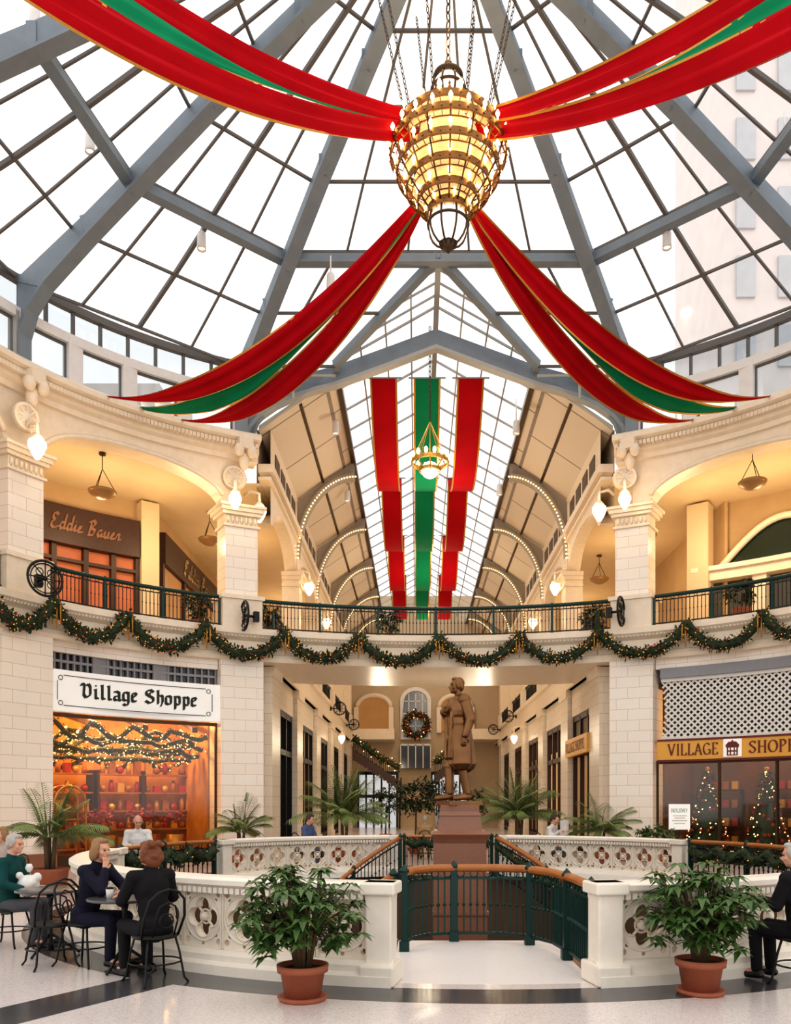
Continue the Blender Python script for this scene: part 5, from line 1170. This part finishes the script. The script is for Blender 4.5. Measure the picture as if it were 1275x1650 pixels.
m=MB(); m.box(c+V((0,0,.25)),(1.05,.5,.08),rad(54.8)); mk('platform',m,redo,r)
m=MB(); m.tube([c-ty*.2+V((0,0,2.22)),c+ty*.2+V((0,0,2.22))],.03,6)
for z in (.8,1.3): m.tube([c-ty*.2-tx*.48+V((0,0,z)),c-ty*.2+tx*.48+V((0,0,z))],.025,6)
mk('cross_bar',m,brassp,r)
for a_ in (-1,1):
    for b_ in (-1,1): mk('wheel',MB().ell(c+tx*.42*a_+ty*.18*b_+V((0,0,.1)),(.1,.1,.1),12,8),black,r)
for i in range(5):
    t=-50+i*2.9; c=polar(t,1.2+.5*(i%2),0); r=root('poinsettia',c,f'red poinsettia display in left shop window, {ORD[i]} from left','plant','poinsettias in the left shop window'); mk('pot',MB().lathe([(0,0),(.2,0),(.26,.8),(0,.8)],c,12),gold,r); m=MB()
    for q in range(90):
        d=V((R(-1,1),R(-1,1),R(-.3,1))); p=c+V((0,0,1.25))+d.normalized()*R(.1,.42); leaflet(m,p,V((R(-1,1),R(-1,1),R(-.2,.6))),.2,.06,.2)
    mk('bracts',m,redo,r)
def xtree(t,o_,h,label):
    c=polar(t,o_,0); r=root('christmas_tree',c,label,'christmas tree'); mk('trunk',MB().tube([c,c+V((0,0,h))],[.06,.01],6),trunk,r); m=MB(); l=MB(); g=MB()
    m.lathe([(.0,.3)]+[(h*.22*(1-k/8),.35+(h-.35)*k/8) for k in range(8)]+[(0,h)],c,12)
    for i in range(420):
        f=random.random()**1.3; z=.3+(h-.3)*f; rr_=h*.25*(1-f)+.03; a=R(0,2*pi); p=c+V((rr_*.75*cos(a),rr_*.75*sin(a),z)); leaflet(m,p,V((cos(a),sin(a),R(-.3,.2))),.22,.05,.3)
        if i%5==0: l.ell(c+V((rr_*1.02*cos(a),rr_*1.02*sin(a),z)),.02,6,4)
        if i%6==1: g.ell(c+V((rr_*cos(a),rr_*sin(a),z-.05)),.06,6,4)
    mk('foliage',m,garm,r); mk('fairy_lights',l,bulbs_,r)['kind']='stuff'; mk('baubles',g,redo,r)['kind']='stuff'; mk('star',MB().ell(c+V((0,0,h+.06)),.08,6,4),goldo,r)
for px,o_,h,nm in ((1140,1.0,2.75,'lit christmas tree in right shop window, left of the pair'),(1236,1.0,2.7,'lit christmas tree in right shop window, right of the pair')): xtree(t_of_px(px,o_),o_,h,nm)
for i,t in enumerate((38.5,48,57.5)):
    c=polar(t,3.4,0); r=root('display_shelf',c,f'dark display shelf in right shop, {ORD[i]} from left','shelf')
    for k in range(4): mk('shelf_board',MB().box(c+V((0,0,.4+.6*k)),(1.3,.35,.05),-rad(t)),dwood,r)
    for q in (-1,1): mk('side_panel',MB().box(c+V((q*.65*cos(rad(t)),-q*.65*sin(rad(t)),1.1)),(.05,.35,2.2),-rad(t)),dwood,r)
    for k in range(4):
        for q in range(4):
            u=(q-1.5)*.3; b=c+V((u*cos(rad(t)),-u*sin(rad(t)),.425+.6*k)); tag(mk('gift_box',MB().box(b+V((0,0,.13)),(.2,.18,.26),-rad(t)),(goldo,redo,ambero)[(q+k+i)%3]),f'{("gold","red","amber")[(q+k+i)%3]} gift box on right shop shelf {ORD[i]} from left, {ORD[k]} board up, {ORD[q]} along','gift box','gift boxes on the right shop shelves')
c=P(1095,1340,21.4); c.z=0; r=root('poster_stand',c,'small white poster stand with green heading before right shop','sign'); mk('board',MB().box(c+V((0,0,1.4)),(.56,.04,.68),0),signw,r,bev=.005)
m=MB(); strokes(m,'HOLIDAY',CP,c.x-.23,1.52,.085,.1,(.06,.035),lambda u,v:(u,c.y-.03,v)); mk('heading',m,inkg,r)
m=MB()
for z,w_ in ((1.42,.36),(1.36,.28),(1.29,.4),(1.22,.3)): m.quad((c.x-w_/2,c.y-.03,z),(c.x+w_/2,c.y-.03,z),(c.x+w_/2,c.y-.03,z+.02),(c.x-w_/2,c.y-.03,z+.02))
mk('printed_lines',m,inkp,r)
m=MB(); m.tube([c+V((0,0.03,0)),c+V((0,.03,1.1))],.02,6); m.lathe([(0,0),(.22,0),(.22,.03),(0,.04)],c,16); mk('stand',m,black,r)
r=root('shop_sign',(5.8,28.2,3.6),'small yellow shop sign on right corridor wall','sign'); mk('board',MB().bx(5.7,5.85,27.1,31.0,3.5,4.15),yel,r)
words('VILLAGE SHOPPE',CP,-30.85,3.66,.34,.33,(.08,.035),lambda u,v:(5.68,-u,v),inkr,r,'dark red capital letters')
# ------------------------------------------------------------------ lights
for t in (-56,-48,-40): x,y=E(t,1.8); pl((x,y,4.4),260,(1,.56,.2))
for t in (40,50,58): x,y=E(t,1.6); pl((x,y,4.3),75,(1,.6,.26))
for sd in (-1,1):
    for t in (38,48,60): x,y=E(sd*t,1.8); pl((x,y,10.2),80,(1,.74,.42))
    for y in (31,40,50): pl((.6+sd*7.2,y,10.2),75,(1,.74,.42))
    for y in (33.5,41,48): pl((.6+sd*2.2,y,5.0),75,(1,.84,.62))  # fill lights added to brighten the lower corridor, no fixtures
pl((HXc,17,17.9),120,(1,.7,.35),.5); pl((.6,28,4.2),40,(1,.84,.62),.4)  # chandelier light, then an added fill light under the bridge
for y in (30,42,53): pl((.6,y,11.6),250,(1,.82,.6),.5)
pl((WX,13.8,-1.6),25,(1,.7,.4))
